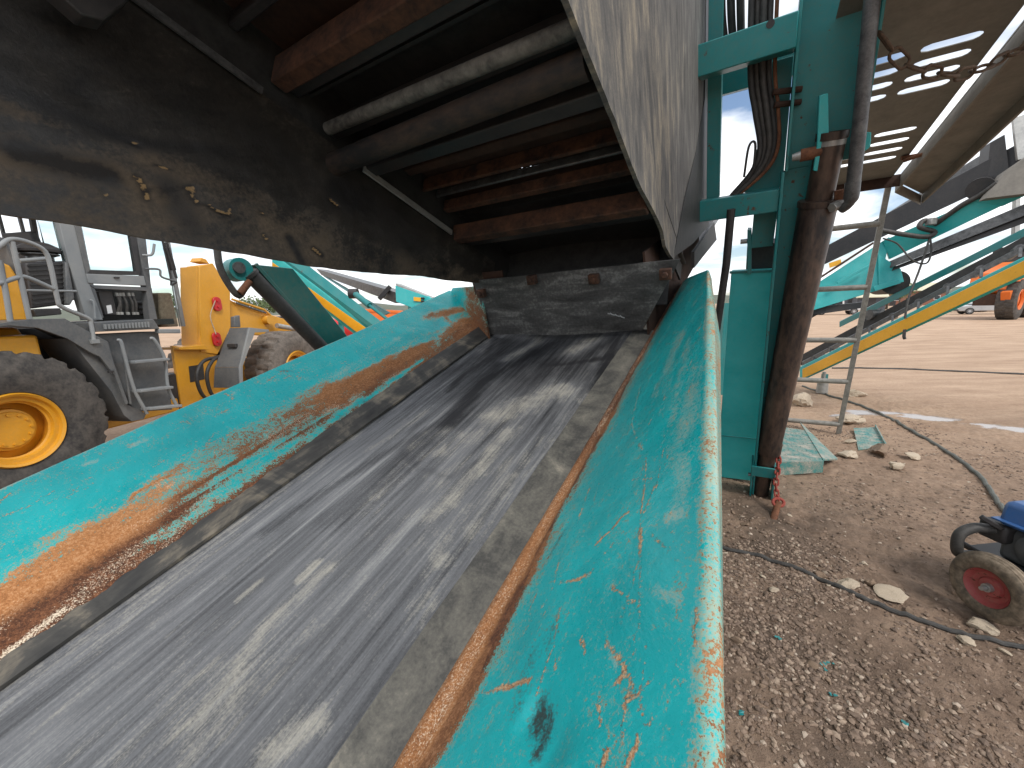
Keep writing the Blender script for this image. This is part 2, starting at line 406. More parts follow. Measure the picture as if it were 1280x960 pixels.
# ================================================================== SCREENING MACHINE
BASE = np.array([1.2, 2.6, 0.0])
MACH = bpy.data.objects.new('screening_machine', None); COL.objects.link(MACH)
mm = Matrix(MROT.T.tolist()).to_4x4(); mm.translation = Vector(BASE); MACH.matrix_world = mm
tag(MACH, 'turquoise screening machine with rusty hopper sides, dark belt and black chute hanging over it', 'screening machine')
MOFF = tuple(MROT @ (np.array([0, 0, CAM_H])-BASE))
def mp(name, mb, mat, parent=None, bevel=0, label=None, smooth=True, ang=38, fix=True):
    me = mb.mesh(name, smooth, ang, fix) if isinstance(mb, MB) else mb
    o = bpy.data.objects.new(name, me); COL.objects.link(o)
    if len(me.materials) == 0: me.materials.append(MAT[mat])
    if parent is None: o.parent = MACH; o.location = MOFF
    else: o.parent = parent
    if bevel:
        md = o.modifiers.new('bevel', 'BEVEL'); md.width = bevel; md.segments = 2; md.limit_method = 'ANGLE'; md.angle_limit = R(40)
    if label: o['label'] = label
    return o
# --- conveyor belt ---------------------------------------------------------------
n = NT('belt_rubber'); v = n.coord((46, 1.6, 1)); v2 = n.coord((14, 2.2, 1)); v3 = n.coord()
s1 = n.noise(v, 1.0, 8, .7, .15); s2 = n.noise(v2, 1.0, 6, .6, .3); g = n.noise(v3, 160, 5, .7); big = n.noise(v3, 3.2, 6, .6, .5)
dust = n.attr('dust'); wet = n.attr('wet'); mark = n.attr('mark')
st = n.math('ADD', n.math('MULTIPLY', s1, .55), n.math('ADD', n.math('MULTIPLY', s2, .3), n.math('MULTIPLY', g, .15)))
base = n.ramp(st, [(.36, (.040, .041, .044)), (.45, (.090, .092, .098)), (.55, (.152, .155, .163)), (.68, (.31, .31, .30))])
s3 = n.noise(n.coord((120, 7, 1)), 1.0, 7, .72, .2); big2 = n.noise(v3, 9, 7, .65, .5)
dn = n.math('ADD', n.math('MULTIPLY', s3, .45), n.math('ADD', n.math('MULTIPLY', big2, .3), n.math('MULTIPLY', g, .25)))
dm = n.ramp(n.math('ADD', n.math('MULTIPLY', dust, .62), n.math('MULTIPLY', n.math('SUBTRACT', dn, .5), 4.2)), [(.28, 0.0), (.95, 1.0)])
c1 = n.mix(n.math('MULTIPLY', dm, .8), base, n.mix(big2, (.27, .26, .23), (.48, .45, .38)))
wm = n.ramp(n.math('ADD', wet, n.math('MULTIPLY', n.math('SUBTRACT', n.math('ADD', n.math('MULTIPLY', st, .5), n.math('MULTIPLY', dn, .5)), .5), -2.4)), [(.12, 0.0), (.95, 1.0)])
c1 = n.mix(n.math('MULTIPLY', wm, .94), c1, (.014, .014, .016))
c1 = n.mix(n.math('MULTIPLY', mark, .6), c1, (.03, .03, .035))
rr = n.math('SUBTRACT', n.math('ADD', .60, n.math('MULTIPLY', dm, .3)), n.math('MULTIPLY', wm, -.05))
MAT['belt'] = n.fin(c1, rr, n.bump(n.math('ADD', n.math('MULTIPLY', st, .7), n.math('MULTIPLY', dn, .3)), .3, .004), spec=n.math('SUBTRACT', .35, n.math('MULTIPLY', wm, .2)))
vs = np.concatenate([np.arange(-.75, 2.3, .008), np.arange(2.3, 8.3, .05)]); us = np.linspace(-1.60, -.56, 130)
VV, UU = np.meshgrid(vs, us, indexing='ij')
WW = -.85 + .012*((UU+1.07)/.5)**2 + .004*(fbm(VV*1.5, UU*2, 2, 3)-.5)
G = np.stack([UU, VV, WW], -1)
wob = .05*(fbm(VV*4, UU*4, 8, 4)-.5)
A, Bq = UU+wob, VV+wob*2
dust = np.zeros(UU.shape); wet = np.zeros(UU.shape); mark = np.zeros(UU.shape)
def bl(pts, wd, soft, arr, k=1.0):
    return np.maximum(arr, k*stroke(A, Bq, pts, wd, soft))
dust = bl([(-0.958, -0.028), (-1.007, 0.159), (-0.998, 0.374)], .035, .9, dust, .9)
dust = bl([(-0.742, 0.008), (-0.707, 0.071), (-0.684, 0.11)], .04, .8, dust, .9)
dust = bl([(-1.047, 0.314), (-1.049, 0.371)], .022, .5, dust, 1.0)
dust = bl([(-1.177, 0.185), (-1.173, 0.253)], .015, .8, dust, .9)
dust = bl([(-0.835, 0.64), (-0.807, 0.805), (-0.812, 1.102)], .055, .9, dust, .75)
dust = bl([(-0.948, 1.198), (-0.851, 1.319), (-0.749, 1.445)], .10, .7, dust, .95)
dust = bl([(-1.02, 0.942), (-0.95, 1.072)], .10, .8, dust, .5)
dust = bl([(-1.201, 1.796), (-1.144, 1.999), (-1.15, 2.129)], .05, .6, dust, .9)
dust = bl([(-0.866, 1.89), (-0.798, 2.1)], .07, .6, dust, .95)
dust = bl([(-1.354, 0.862), (-1.321, 1.202)], .03, .8, dust, .5)
dust = np.maximum(dust, .45*sstep(.5, .75, fbm(UU*5, VV*1.4, 12, 4)))
wet = bl([(-0.664, 2.124), (-0.569, 1.47)], .07, .8, wet)
wet = bl([(-1.037, 2.0), (-1.21, 1.466), (-1.138, 1.095)], .085, .8, wet)
wet = bl([(-1.443, 2.061), (-1.343, 1.36)], .05, .8, wet, .9)
wet = bl([(-0.872, 1.734), (-0.528, 1.854)], .06, .8, wet)
wet = bl([(-0.564, 1.4), (-0.589, 0.998), (-0.572, 0.723), (-0.587, 0.523)], .022, .7, wet, .9)
wet = bl([(-1.184, 1.154), (-1.268, 0.827), (-1.318, 0.623), (-1.367, 0.364)], .035, .8, wet, .55)
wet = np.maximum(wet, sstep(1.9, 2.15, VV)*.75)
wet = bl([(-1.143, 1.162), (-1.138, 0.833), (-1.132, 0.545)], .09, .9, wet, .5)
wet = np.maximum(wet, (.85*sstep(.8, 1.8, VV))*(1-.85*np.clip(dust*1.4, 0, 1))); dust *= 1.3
mark = bl([(-1.248, 0.977), (-1.197, 0.872), (-1.05, 0.783), (-0.894, 0.78), (-0.842, 0.91)], .014, .8, mark, .5)
mark = bl([(-1.26, -0.14), (-1.235, 0.066), (-1.188, 0.262), (-1.193, 0.526)], .03, .9, mark, .45)
mark = bl([(-0.893, 0.04), (-0.837, 0.249), (-0.816, 0.454)], .02, .9, mark, .35)
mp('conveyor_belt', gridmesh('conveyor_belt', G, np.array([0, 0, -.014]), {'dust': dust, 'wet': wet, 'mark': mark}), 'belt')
# --- skirt rubbers ------------------------------------------------------------------
n = NT('dusty_skirt_rubber'); v = n.coord((20, 3, 20)); v3 = n.coord()
a = n.noise(v3, 7, 7, .65, .6); b = n.noise(v, 1.0, 6, .65); g = n.noise(v3, 120, 4, .7)
f = n.math('ADD', n.math('MULTIPLY', a, .55), n.math('ADD', n.math('MULTIPLY', b, .25), n.math('MULTIPLY', g, .2)))
MAT['skirt'] = n.fin(n.ramp(f, [(.32, (.014, .014, .015)), (.45, (.060, .058, .053)), (.56, (.135, .127, .108)), (.68, (.28, .25, .20))]), .75, n.bump(f, .4, .006))
n = NT('dark_skirt_rubber'); v = n.coord((20, 3, 20)); v3 = n.coord()
a = n.noise(v3, 5, 7, .65, .6); b = n.noise(v, 1.0, 6, .65)
f = n.math('ADD', n.math('MULTIPLY', a, .6), n.math('MULTIPLY', b, .4))
MAT['skirt_dark'] = n.fin(n.ramp(f, [(.38, (.012, .012, .012)), (.51, (.045, .042, .037)), (.64, (.22, .185, .135))]), .65, n.bump(f, .4, .006))
vs = np.arange(-.75, 2.2, .03)
def strip(u0, w0, u1, w1, seed):
    V_, T_ = np.meshgrid(vs, np.linspace(0, 1, 8), indexing='ij')
    wv = .010*(fbm(V_*3, T_, seed, 3)-.5)*(1-T_)
    return np.stack([u0+(u1-u0)*T_+wv, V_, w0+(w1-w0)*T_+wv*.5], -1)
mp('skirt_rubber', gridmesh('skirt_rubber', strip(-.600, -.832, -.484, -.846, 3), np.array([0, 0, -.012])), 'skirt', label='grey dusty rubber skirt along the right of the belt')
mp('skirt_rubber', gridmesh('skirt_rubber', strip(-1.530, -.826, -1.625, -.775, 4), np.array([0, 0, -.010])), 'skirt_dark', label='black rubber skirt along the left of the belt')
# --- hopper side plates ---------------------------------------------------------------
n = NT('rusted_turquoise_plate'); v = n.coord()
rust = n.attr('rust'); scr = n.attr('scratch'); pale = n.attr('pale'); dark = n.attr('dark'); org = n.attr('orange')
f1 = n.noise(v, 24, 9, .68, .25); f2 = n.noise(v, 110, 7, .7, .2); f3 = n.noise(v, 5, 6, .6, .4); f4 = n.noise(v, 320, 4, .7)
f0_ = n.noise(n.coord((1, .35, 1)), 15, 8, .65, .4)
f5 = n.noise(v, 210, 3, .8)
fine = n.math('ADD', n.math('MULTIPLY', f1, .20), n.math('ADD', n.math('MULTIPLY', f2, .28), n.math('ADD', n.math('MULTIPLY', f0_, .18), n.math('MULTIPLY', f5, .34))))
fine = n.math('ADD', n.math('MULTIPLY', n.math('SUBTRACT', fine, .5), 2.1), .5)
finer = n.math('ADD', n.math('MULTIPLY', f2, .5), n.math('MULTIPLY', f4, .5))
k = n.math('ADD', rust, n.math('MULTIPLY', n.math('SUBTRACT', fine, .5), 2.3))
rm = n.ramp(k, [(.46, 0.0), (.54, 1.0)])
sm = n.ramp(n.math('ADD', scr, n.math('MULTIPLY', n.math('SUBTRACT', fine, .5), 2.8)), [(.42, 0.0), (.80, 1.0)])
paint = n.mix(n.ramp(f3, [(.3, 0.0), (.7, 1.0)]), (.001, .33, .35), (.005, .45, .465))
paint = n.mix(n.math('MULTIPLY', n.ramp(finer, [(.56, 0.0), (.68, 1.0)]), .35), paint, (.05, .47, .46))
paint = n.mix(n.math('MULTIPLY', n.ramp(n.math('ADD', pale, n.math('MULTIPLY', n.math('SUBTRACT', fine, .5), 1.8)), [(.35, 0.0), (.85, 1.0)]), .72), paint, (.38, .46, .38))
halo = n.math('MULTIPLY', n.ramp(k, [(.12, 0.0), (.46, 1.0)]), .55)
paint = n.mix(halo, paint, n.mix(finer, (.20, .17, .07), (.56, .50, .28)))
rcol = n.ramp(n.math('ADD', n.math('MULTIPLY', finer, .55), n.math('MULTIPLY', fine, .45)), [(.28, (.022, .010, .007)), (.45, (.085, .034, .017)), (.58, (.22, .088, .04)), (.76, (.50, .31, .18))])
ocol = n.ramp(n.math('ADD', n.math('MULTIPLY', finer, .6), n.math('MULTIPLY', fine, .4)), [(.30, (.13, .045, .018)), (.50, (.46, .195, .07)), (.70, (.72, .45, .25))])
rcol = n.mix(n.math('MULTIPLY', dark, .55), rcol, (.045, .02, .014))
rcol = n.mix(org, rcol, ocol)
fk = n.attr('fleck')
rcol = n.mix(n.ramp(n.math('ADD', fk, n.math('MULTIPLY', n.math('SUBTRACT', n.math('ADD', n.math('MULTIPLY', f5, .6), n.math('MULTIPLY', f4, .4)), .5), 3.0)), [(.5, 0.0), (.85, 1.0)]), rcol, (.78, .66, .50))
scol = n.mix(n.ramp(finer, [(.4, 0.0), (.6, 1.0)]), (.26, .085, .025), (.66, .46, .27))
c = n.mix(sm, paint, scol); c = n.mix(rm, c, rcol)
dk = n.ramp(n.math('ADD', dark, n.math('MULTIPLY', n.math('SUBTRACT', fine, .5), 2.2)), [(.40, 0.0), (1.05, .92)])
c = n.mix(dk, c, (.03, .026, .024))
ro = n.math('ADD', .27, n.math('MULTIPLY', n.math('MAXIMUM', rm, n.math('MULTIPLY', sm, .7)), .6), clamp=True)
ro = n.math('ADD', ro, n.math('MULTIPLY', n.ramp(f2, [(.4, 0.0), (.7, 1.0)]), .12), clamp=True)
hgt = n.math('SUBTRACT', n.math('MULTIPLY', n.math('MULTIPLY', rm, finer), 1.2), n.math('MULTIPLY', n.math('MAXIMUM', rm, sm), .5))
nb = n.bump(hgt, .55, .006); nb = n.bump(f3, .25, .02, nb)
MAT['plate'] = n.fin(c, ro, nb, spec=.35)
rsj = np.random.RandomState(77)
def scratch_set(X, Y, lst):
    o = np.zeros(X.shape)
    for pts, wd, k in lst:
        q_ = [(pts[0])]
        for a_, b_ in zip(pts[:-1], pts[1:]):
            q_ += [(a_[0]*(1-f)+b_[0]*f+rsj.normal(0, .0022), a_[1]*(1-f)+b_[1]*f+rsj.normal(0, .0035)) for f in (.34, .67, 1)]
        o = np.maximum(o, k*stroke(X, Y, q_, min(wd, .0085)*.72, .8))
    return o
# right plate: profile t 0..1 flat, then the outer bend and lip
vs = np.concatenate([np.arange(-.7, .15, .02), np.arange(.15, 1.25, .0045), np.arange(1.25, 2.35, .009)])
ts = np.concatenate([np.linspace(-.06, .15, 46), np.linspace(.155, .950, 130)])
def vwarp(V, T): return V + np.clip((V-1.4)/.95, 0, 1)*((3.15-1.28*np.clip(T, 0, 1))-2.35)
V_, T_ = np.meshgrid(vs, ts, indexing='ij')
def RPf(V_, T_):
    V_ = vwarp(V_, T_)
    bu = -.105*(V_-.18)
    X_ = -.487+(.487+bu)*T_
    return np.stack([X_, V_+0*X_, -.85+.40*T_+0*X_], -1)
G = RPf(V_, T_)
# bend: arc continuing from t=.95 direction down into the lip
lipn = 14; rad = .015
base = RPf(vs[:, None], np.array([[.950]]))[:, 0]; dirv = RPf(vs[:, None], np.array([[1.0]]))[:, 0]-base
dirv /= np.linalg.norm(dirv, axis=1)[:, None]; nrm = np.stack([-dirv[:, 2], 0*vs, dirv[:, 0]], -1)
cen = base - nrm*rad; rows = []
for k_ in range(1, lipn+1):
    an = R(128)*k_/lipn; rows.append(cen + nrm*rad*math.cos(an) + dirv*rad*math.sin(an))
last = rows[-1]; tdir = nrm*(-math.sin(R(128))) + dirv*math.cos(R(128))
for k_ in range(1, 6): rows.append(last + tdir*.022*k_)
G = np.concatenate([G, np.stack(rows, 1)], 1)
TT = np.concatenate([T_, np.tile(.950+.05*np.arange(1, lipn+6)/lipn, (len(vs), 1))], 1)
VV = np.repeat(vs[:, None], TT.shape[1], 1)
bead = .014*np.exp(-((TT-.004-.02*(fbm(VV*3, VV*0, 4, 2)-.5))/.055)**2)*(.7+.6*fbm(VV*6, VV*0+1, 7, 3))
dent = .006*(fbm(VV*2.2, TT*1.5, 41, 3)-.5) + .003*(fbm(VV*14, TT*7, 43, 3)-.5)
dent -= .012*stroke(VV, TT*.6, [(0.2096, 0.3219), (0.181, 0.3755)], .03, .9)
G[..., 2] += bead + dent*np.clip((1.0-TT)/.1, 0, 1)
ns = fbm(VV*5, TT*5, 51, 5, .6); nl = fbm(VV*2.2, TT*2.2, 53, 4)
bnd = .125 + .10*(ns-.5) - .03*sstep(.5, 1.1, VV) + .05*np.exp(-((VV-1.15)/.25)**2) + .07*np.exp(-((VV-.33)/.2)**2)
rust = 1.15*(1-sstep(bnd-.05, bnd+.09, TT))
rust = np.maximum(rust, .46*(1-sstep(.12, .36, TT))*(.3+1.3*ns))
rust = np.maximum(rust, .9*stroke(VV, TT, [(1.318, 0.099), (1.192, 0.115)], .05, .9))
rust = np.maximum(rust, .42*sstep(.93, .965, TT)*(.1+1.5*fbm(VV*5, TT*9, 57, 5, .6)))
VV = vwarp(VV, TT)
rust = np.maximum(rust, .8*sstep(2.0, 2.9, VV)*ns)
lines = [([(0.727, 0.687), (0.541, 0.736), (0.431, 0.761), (0.369, 0.75), (0.314, 0.751)], .006, .75),
 ([(0.501, 0.745), (0.321, 0.803), (0.285, 0.796)], .006, .7), ([(0.391, 0.684), (0.356, 0.781)], .006, .8),
 ([(0.302, 0.712), (0.263, 0.787), (0.253, 0.77)], .010, .9), ([(0.263, 0.787), (0.219, 0.844), (0.205, 0.86)], .007, .75),
 ([(0.248, 0.806), (0.196, 0.801)], .006, .7), ([(0.198, 0.84), (0.172, 0.827)], .011, 1.0),
 ([(0.44, 0.417), (0.429, 0.526), (0.443, 0.578)], .009, .9), ([(0.508, 0.545), (0.541, 0.62), (0.561, 0.666)], .008, .85),
 ([(0.241, 0.246), (0.252, 0.39), (0.26, 0.471)], .013, 1.0), ([(0.181, 0.776), (0.17, 0.771)], .012, .9),
 ([(0.312, 0.615), (0.292, 0.652)], .010, .75), ([(0.716, 0.779), (0.59, 0.784)], .005, .7), ([(0.664, 0.638), (0.624, 0.75)], .005, .7),
 ([(0.51, 0.851), (0.382, 0.89)], .003, .5), ([(0.406, 0.898), (0.294, 0.898), (0.207, 0.923)], .003, .5), ([(0.379, 0.475), (0.305, 0.509), (0.235, 0.515)], .012, .55),
 ([(1.28, 0.387), (0.961, 0.491), (0.783, 0.63)], .006, .7), ([(0.329, 0.945), (0.287, 0.944)], .010, 1.0), ([(0.779, 0.318), (0.593, 0.368)], .018, .6),
 ([(0.506, 0.353), (0.422, 0.393)], .012, .6), ([(1.047, 0.716), (0.647, 0.686)], .004, .5), ([(1.672, 0.358), (1.024, 0.457), (0.876, 0.423)], .006, .55)]
scr = scratch_set(VV, TT, lines)
rs = np.random.RandomState(5)
for i in range(90):
    v0, t0 = rs.uniform(.15, 1.9), rs.uniform(.12, .95)
    ln = rs.uniform(.01, .09); an = rs.normal(0, .5)
    scr = np.maximum(scr, rs.uniform(.4, .75)*stroke(VV, TT, [(v0, t0), (v0+ln*math.cos(an), t0+1.3*ln*math.sin(an))], rs.uniform(.0025, .006), .8))
pale = np.zeros(VV.shape)
for pts, wd, k_ in (([(0.504, 0.871), (0.575, 0.889), (0.653, 0.863)], .05, .65), ([(0.5, 0.853), (0.5, 0.885)], .03, .8), ([(0.37, 0.836), (0.354, 0.873), (0.345, 0.902)], .015, .6),
  ([(1.397, 0.725), (1.138, 0.66)], .09, .5), ([(0.955, 0.905), (0.681, 0.858)], .10, .55), ([(1.234, 0.823), (0.835, 0.792)], .06, .5), ([(0.272, 0.757), (0.3, 0.719)], .01, .7),
  ([(0.179, 0.966), (0.25, 0.95)], .06, .45)):
    pale = np.maximum(pale, k_*stroke(VV, TT, pts, wd, .95))
pale = np.maximum(pale, .72*sstep(.91, .965, TT+.07*(ns-.5)))
pale = np.maximum(pale, .5*sstep(.55, .8, fbm(VV*1.2+TT*4, TT*9-VV*2, 61, 4))*sstep(.6, 1.2, VV))
dark = np.maximum(.95*stroke(VV, TT, [(0.215, 0.543), (0.201, 0.586), (0.184, 0.587)], .035, .9), .5*stroke(VV, TT, [(0.327, 0.489), (0.296, 0.429), (0.224, 0.462)], .05, .9))
dark = np.maximum(dark, .75*np.exp(-((TT-.125)/.018)**2)*sstep(.3, .6, nl))
dark = np.maximum(dark, .6*stroke(VV, TT, [(0.546, 0.261), (0.602, 0.282)], .02, .9))
org = np.clip(.9*(1-sstep(.09, .14, TT))*(1-sstep(.8, 1.2, VV)) + .35*sstep(.88, .95, TT) + .4*(ns > .55), 0, 1)*.8
scr *= .45+1.1*fbm(VV*22, TT*14, 67, 4)
noj = fbm(VV*9, TT*9, 68, 4)
pale *= .5+noj
pale = np.maximum(pale, .40*sstep(.42, .75, fbm(VV*3.5+TT*2, TT*8-VV*.8, 63, 5, .6)))
me = gridmesh('side_plate', G, np.array([0, 0, -.012]), {'rust': rust, 'scratch': scr, 'pale': pale, 'dark': dark, 'orange': org, 'fleck': .45*(1-sstep(.08, .14, TT))*(.3+1.2*ns)})
RP = mp('side_plate', me, 'plate', label='right turquoise hopper side with scratches and a rusty inner edge')
# left plate
vs = np.concatenate([np.arange(-.8, -.3, .03), np.arange(-.3, 1.0, .0055), np.arange(1.0, 2.30, .009)]); ts = np.linspace(0, 1, 150)
VV, TT = np.meshgrid(vs, ts, indexing='ij')
G = np.stack([-1.555-.395*TT, VV, -.825+(.325-.026*VV)*TT], -1)
ns = .5+1.5*(fbm(VV*3.2, TT*6.5, 71, 6, .62)-.5); nl = fbm(VV*1.7, TT*1.5, 73, 4)
dent = .012*(fbm(VV*1.8, TT*1.2, 75, 3)-.5) + .003*(fbm(VV*12, TT*6, 76, 3)-.5)
edge = np.interp(VV, [-.3, -.1, .08, .2, .3, .5, .8, 1.2, 1.7, 2.0, 2.3], [.42, .42, .44, .42, .55, .55, .52, .48, .42, .42, .45]) + .16*(ns-.5)
rust = 1.02*(1-sstep(edge-.06, edge+.12, TT)) - .50*sstep(.45, .75, fbm(VV*5, TT*7, 78, 5, .6))*sstep(.15, .4, VV)*.8 + .35*sstep(.55, .8, fbm(VV*7, TT*9, 74, 5, .6))*(TT < edge+.12)
lev = np.interp(VV, [-.3, .12, .3, .75, .95], [1, 1, .52, .55, .85])
rust = np.where(TT > .27, rust*lev, rust)
rust = np.maximum(rust, .9*stroke(VV, TT, [(0.207, 0.506), (0.224, 0.528), (0.283, 0.529), (0.33, 0.517)], .012, .9))
rust = np.maximum(rust, .95*stroke(VV, TT, [(0.157, 0.331), (0.515, 0.347), (0.9, 0.379)], .028, .9))
fleck = np.maximum(.75*stroke(VV, TT, [(-0.192, 0.091), (-0.131, 0.101), (-0.064, 0.113)], .03, .9), .5*stroke(VV, TT, [(-0.069, 0.093), (0.039, 0.16), (0.124, 0.176)], .08, .9))
fleck = np.maximum(fleck, .45*sstep(.5, .7, fbm(VV*6, TT*8, 90, 4)))
# the turquoise band that survived inside the rust
tb = np.interp(VV, [.1, .22, .5, 1.0, 1.5, 1.8], [.16, .17, .20, .20, .22, .22]); tw = np.interp(VV, [.1, .2, .4, 1.2, 1.6], [0.0, .06, .07, .045, .0])
rust -= .80*np.exp(-((TT-tb)/(tw*1.2+1e-3))**2)*(tw > .005)*(.1+1.5*fbm(VV*6, TT*7, 77, 5, .6))
rust = np.maximum(rust, 1.0*(1-sstep(.05, .12, TT+.05*(ns-.5))))
rust = np.maximum(rust, .75*stroke(VV, TT, [(1.927, 0.729), (2.263, 0.524), (2.19, 0.271)], .08, .9))
rust = np.maximum(rust, .55*stroke(VV, TT, [(2.0, 0.635), (1.975, 0.454)], .03, .9))
scr = scratch_set(VV, TT, [([(0.684, 0.926), (0.671, 0.878)], .02, .8), ([(0.669, 0.961), (0.685, 0.89)], .014, .9), ([(-0.01, 0.911), (0.02, 0.94)], .010, .8),
  ([(0.914, 0.939), (1.002, 0.836)], .02, .4), ([(-0.106, 0.409), (0.105, 0.483)], .006, .75), ([(-0.008, 0.478), (0.214, 0.491)], .006, .7), ([(0.399, 0.614), (0.692, 0.556)], .008, .7),
  ([(0.178, 0.444), (0.211, 0.497), (0.294, 0.524), (0.405, 0.461)], .010, .9), ([(0.581, 0.533), (1.054, 0.521)], .010, .7), ([(0.043, 0.579), (0.059, 0.567)], .012, .7)])
rs = np.random.RandomState(8)
for i in range(70):
    v0, t0 = rs.uniform(-.2, 2.0), rs.uniform(.35, .97); ln = rs.uniform(.01, .08); an = rs.normal(0, .4)
    scr = np.maximum(scr, rs.uniform(.3, .65)*stroke(VV, TT, [(v0, t0), (v0+ln*math.cos(an), t0+1.3*ln*math.sin(an))], rs.uniform(.003, .007), .8))
pale = np.zeros(VV.shape)
for pts, wd, k_ in (([(0.324, 0.883), (0.348, 0.878)], .03, .8), ([(0.195, 0.906), (0.209, 0.896)], .02, .7), ([(0.024, 1.067), (0.404, 0.895)], .05, .35), ([(0.676, 0.904), (0.708, 0.936)], .02, .7),
  ([(0.086, 1.028), (0.096, 0.992)], .03, .5), ([(0.206, 0.385), (0.547, 0.438)], .03, .5), ([(1.091, 0.604), (1.737, 0.673)], .06, .5)):
    pale = np.maximum(pale, k_*stroke(VV, TT, pts, wd, .95))
pale = np.maximum(pale, .7*sstep(.985, .996, TT))
dark = np.maximum(.60*(1-sstep(.04, .36, TT+.3*(ns-.5)))*(.15+1.0*sstep(.38, .68, nl)), .45*sstep(1.9, 2.25, VV)*ns)
dark = np.maximum(dark, .5*stroke(VV, TT, [(0.92, 0.956), (0.969, 0.843)], .015, .9))
scr *= .45+1.1*fbm(VV*20, TT*16, 69, 4)
pale *= .45+1.0*fbm(VV*9, TT*9, 70, 4)
org = np.clip(.95*sstep(edge-.22, edge-.06, TT+.30*(nl-.5)+.16*(ns-.5))*(1-sstep(.2, .5, VV)) + .45*sstep(.25, .4, TT)*nl + .5*sstep(.8, 1.0, VV)*sstep(.08, .2, TT)*ns, 0, 1)
G[..., 2] += dent + .006*np.clip(rust, 0, 1)*(fbm(VV*20, TT*12, 79, 3)-.5)
me = gridmesh('side_plate', G, np.array([-.006, 0, -.010]), {'rust': rust, 'scratch': scr, 'pale': pale, 'dark': dark, 'orange': org, 'fleck': fleck})
mp('side_plate', me, 'plate', label='left turquoise hopper side with a broad band of orange rust')
# corner gusset behind the left plate
G = np.stack(np.meshgrid(np.linspace(0, 1, 30), np.linspace(0, 1, 30), indexing='ij'), -1)
p00, p10, p11, p01 = [np.array(p) for p in ((-1.52, 2.05, -.84), (-1.95, 2.29, -.58), (-1.93, 2.31, -.545), (-1.53, 2.10, -.50))]
a, b = G[..., :1], G[..., 1:]
GG = p00*(1-a)*(1-b)+p10*a*(1-b)+p11*a*b+p01*(1-a)*b
nn = fbm(G[..., 0]*3, G[..., 1]*3, 91, 4)
mp('corner_gusset', gridmesh('corner_gusset', GG, np.array([.004, .012, 0]), {'fleck': nn*.2, 'rust': .9*(1-sstep(.3, .75, G[..., 0]))*(.3+nn), 'scratch': nn*.3, 'pale': nn*.3, 'dark': .5*(1-sstep(0, .4, G[..., 0])), 'orange': nn*.3}), 'plate')
# --- rubber end curtain --------------------------------------------------------------
n = NT('scuffed_black_rubber'); v = n.coord((1.2, 1, 5)); v3 = n.coord()
a = n.noise(v, 3.5, 7, .62, .5); g = n.noise(v3, 70, 6, .7)
f = n.math('ADD', n.math('MULTIPLY', a, .65), n.math('MULTIPLY', g, .35))
MAT['curtain'] = n.fin(n.ramp(f, [(.36, (.022, .021, .021)), (.52, (.066, .064, .062)), (.66, (.21, .205, .195))]), .55, n.bump(f, .35, .006))
A_, B_ = np.meshgrid(np.linspace(0, 1, 60), np.linspace(0, 1, 24), indexing='ij')
uu = (-1.535+1.0*A_)*(1-B_) + (-1.555+1.225*A_)*B_
ww = (-.828+.016*A_)*(1-B_) + (-.455+.01*A_)*B_
vv = 2.08 + .022*np.sin(A_*7+1)*(1-B_) + .02*(fbm(A_*3, B_*2, 15, 3)-.5)
CUR = mp('end_curtain', gridmesh('end_curtain', np.stack([uu, vv, ww], -1), np.array([0, .014, 0])), 'curtain')
for (u_, w_) in ((-1.4956, -0.5319), (-1.1223, -0.474), (-0.7537, -0.4982), (-0.3924, -0.5028)):
    mb = MB().box((u_-.028, 2.035, w_-.026), (u_+.028, 2.068, w_+.026)); mb.lathe([(0, 0), (0, .016), (-.018, .016), (-.018, 0)], 6, (u_, 2.036, w_), 'y')
    mp('clamp_plate', mb, 'rust_beam', CUR, .003)
mb = MB(); 
for k_ in range(7):
    x0 = -0.7011+.013*k_; mb.tube([(x0, 2.062, -0.6948-.004*k_+.006*(k_ % 2)), (x0+.012, 2.060, -0.6948-.004*k_-.004)], .0035, 5)
mp('chalk_mark', mb, 'grey_light', CUR)
# --- screen box above --------------------------------------------------------------------
n = NT('muddy_black_flap'); v3 = n.coord(); v = n.coord((1, 1.2, 2.4), rot=(.5, 0, 0))
mud = n.attr('mud'); blk = n.attr('blk'); gou = n.attr('gouge')
a = n.noise(v3, 3.0, 7, .6, .5); b = n.noise(v, 9, 7, .65, .3); g = n.noise(v3, 90, 5, .7)
f = n.math('ADD', n.math('MULTIPLY', a, .4), n.math('ADD', n.math('MULTIPLY', b, .35), n.math('MULTIPLY', g, .25)))
base = n.ramp(f, [(.38, (.008, .0075, .007)), (.53, (.030, .026, .022)), (.68, (.105, .088, .07))])
mm_ = n.ramp(n.math('ADD', mud, n.math('MULTIPLY', n.math('SUBTRACT', f, .5), 2.6)), [(.3, 0.0), (.85, 1.0)])
c = n.mix(n.math('MULTIPLY', mm_, .8), base, n.mix(g, (.075, .053, .034), (.20, .145, .095)))
c = n.mix(n.math('MULTIPLY', n.ramp(n.math('ADD', blk, n.math('MULTIPLY', n.math('SUBTRACT', f, .5), 2.6)), [(.25, 0.0), (.75, 1.0)]), .9), c, (.007, .007, .008))
c = n.mix(n.ramp(n.math('ADD', gou, n.math('MULTIPLY', n.math('SUBTRACT', n.math('ADD', n.math('MULTIPLY', g, .6), n.math('MULTIPLY', b, .4)), .5), 2.6)), [(.45, 0.0), (.75, 1.0)]), c, n.mix(g, (.12, .065, .025), (.45, .29, .13)))
rr = n.math('ADD', .42, n.math('MULTIPLY', mm_, .4))
MAT['flap'] = n.fin(c, rr, n.bump(f, .4, .008))
ss = np.arange(-1.2, 2.10, .011); tt = np.linspace(0, 1, 90)
S_, T_ = np.meshgrid(ss, tt, indexing='ij')
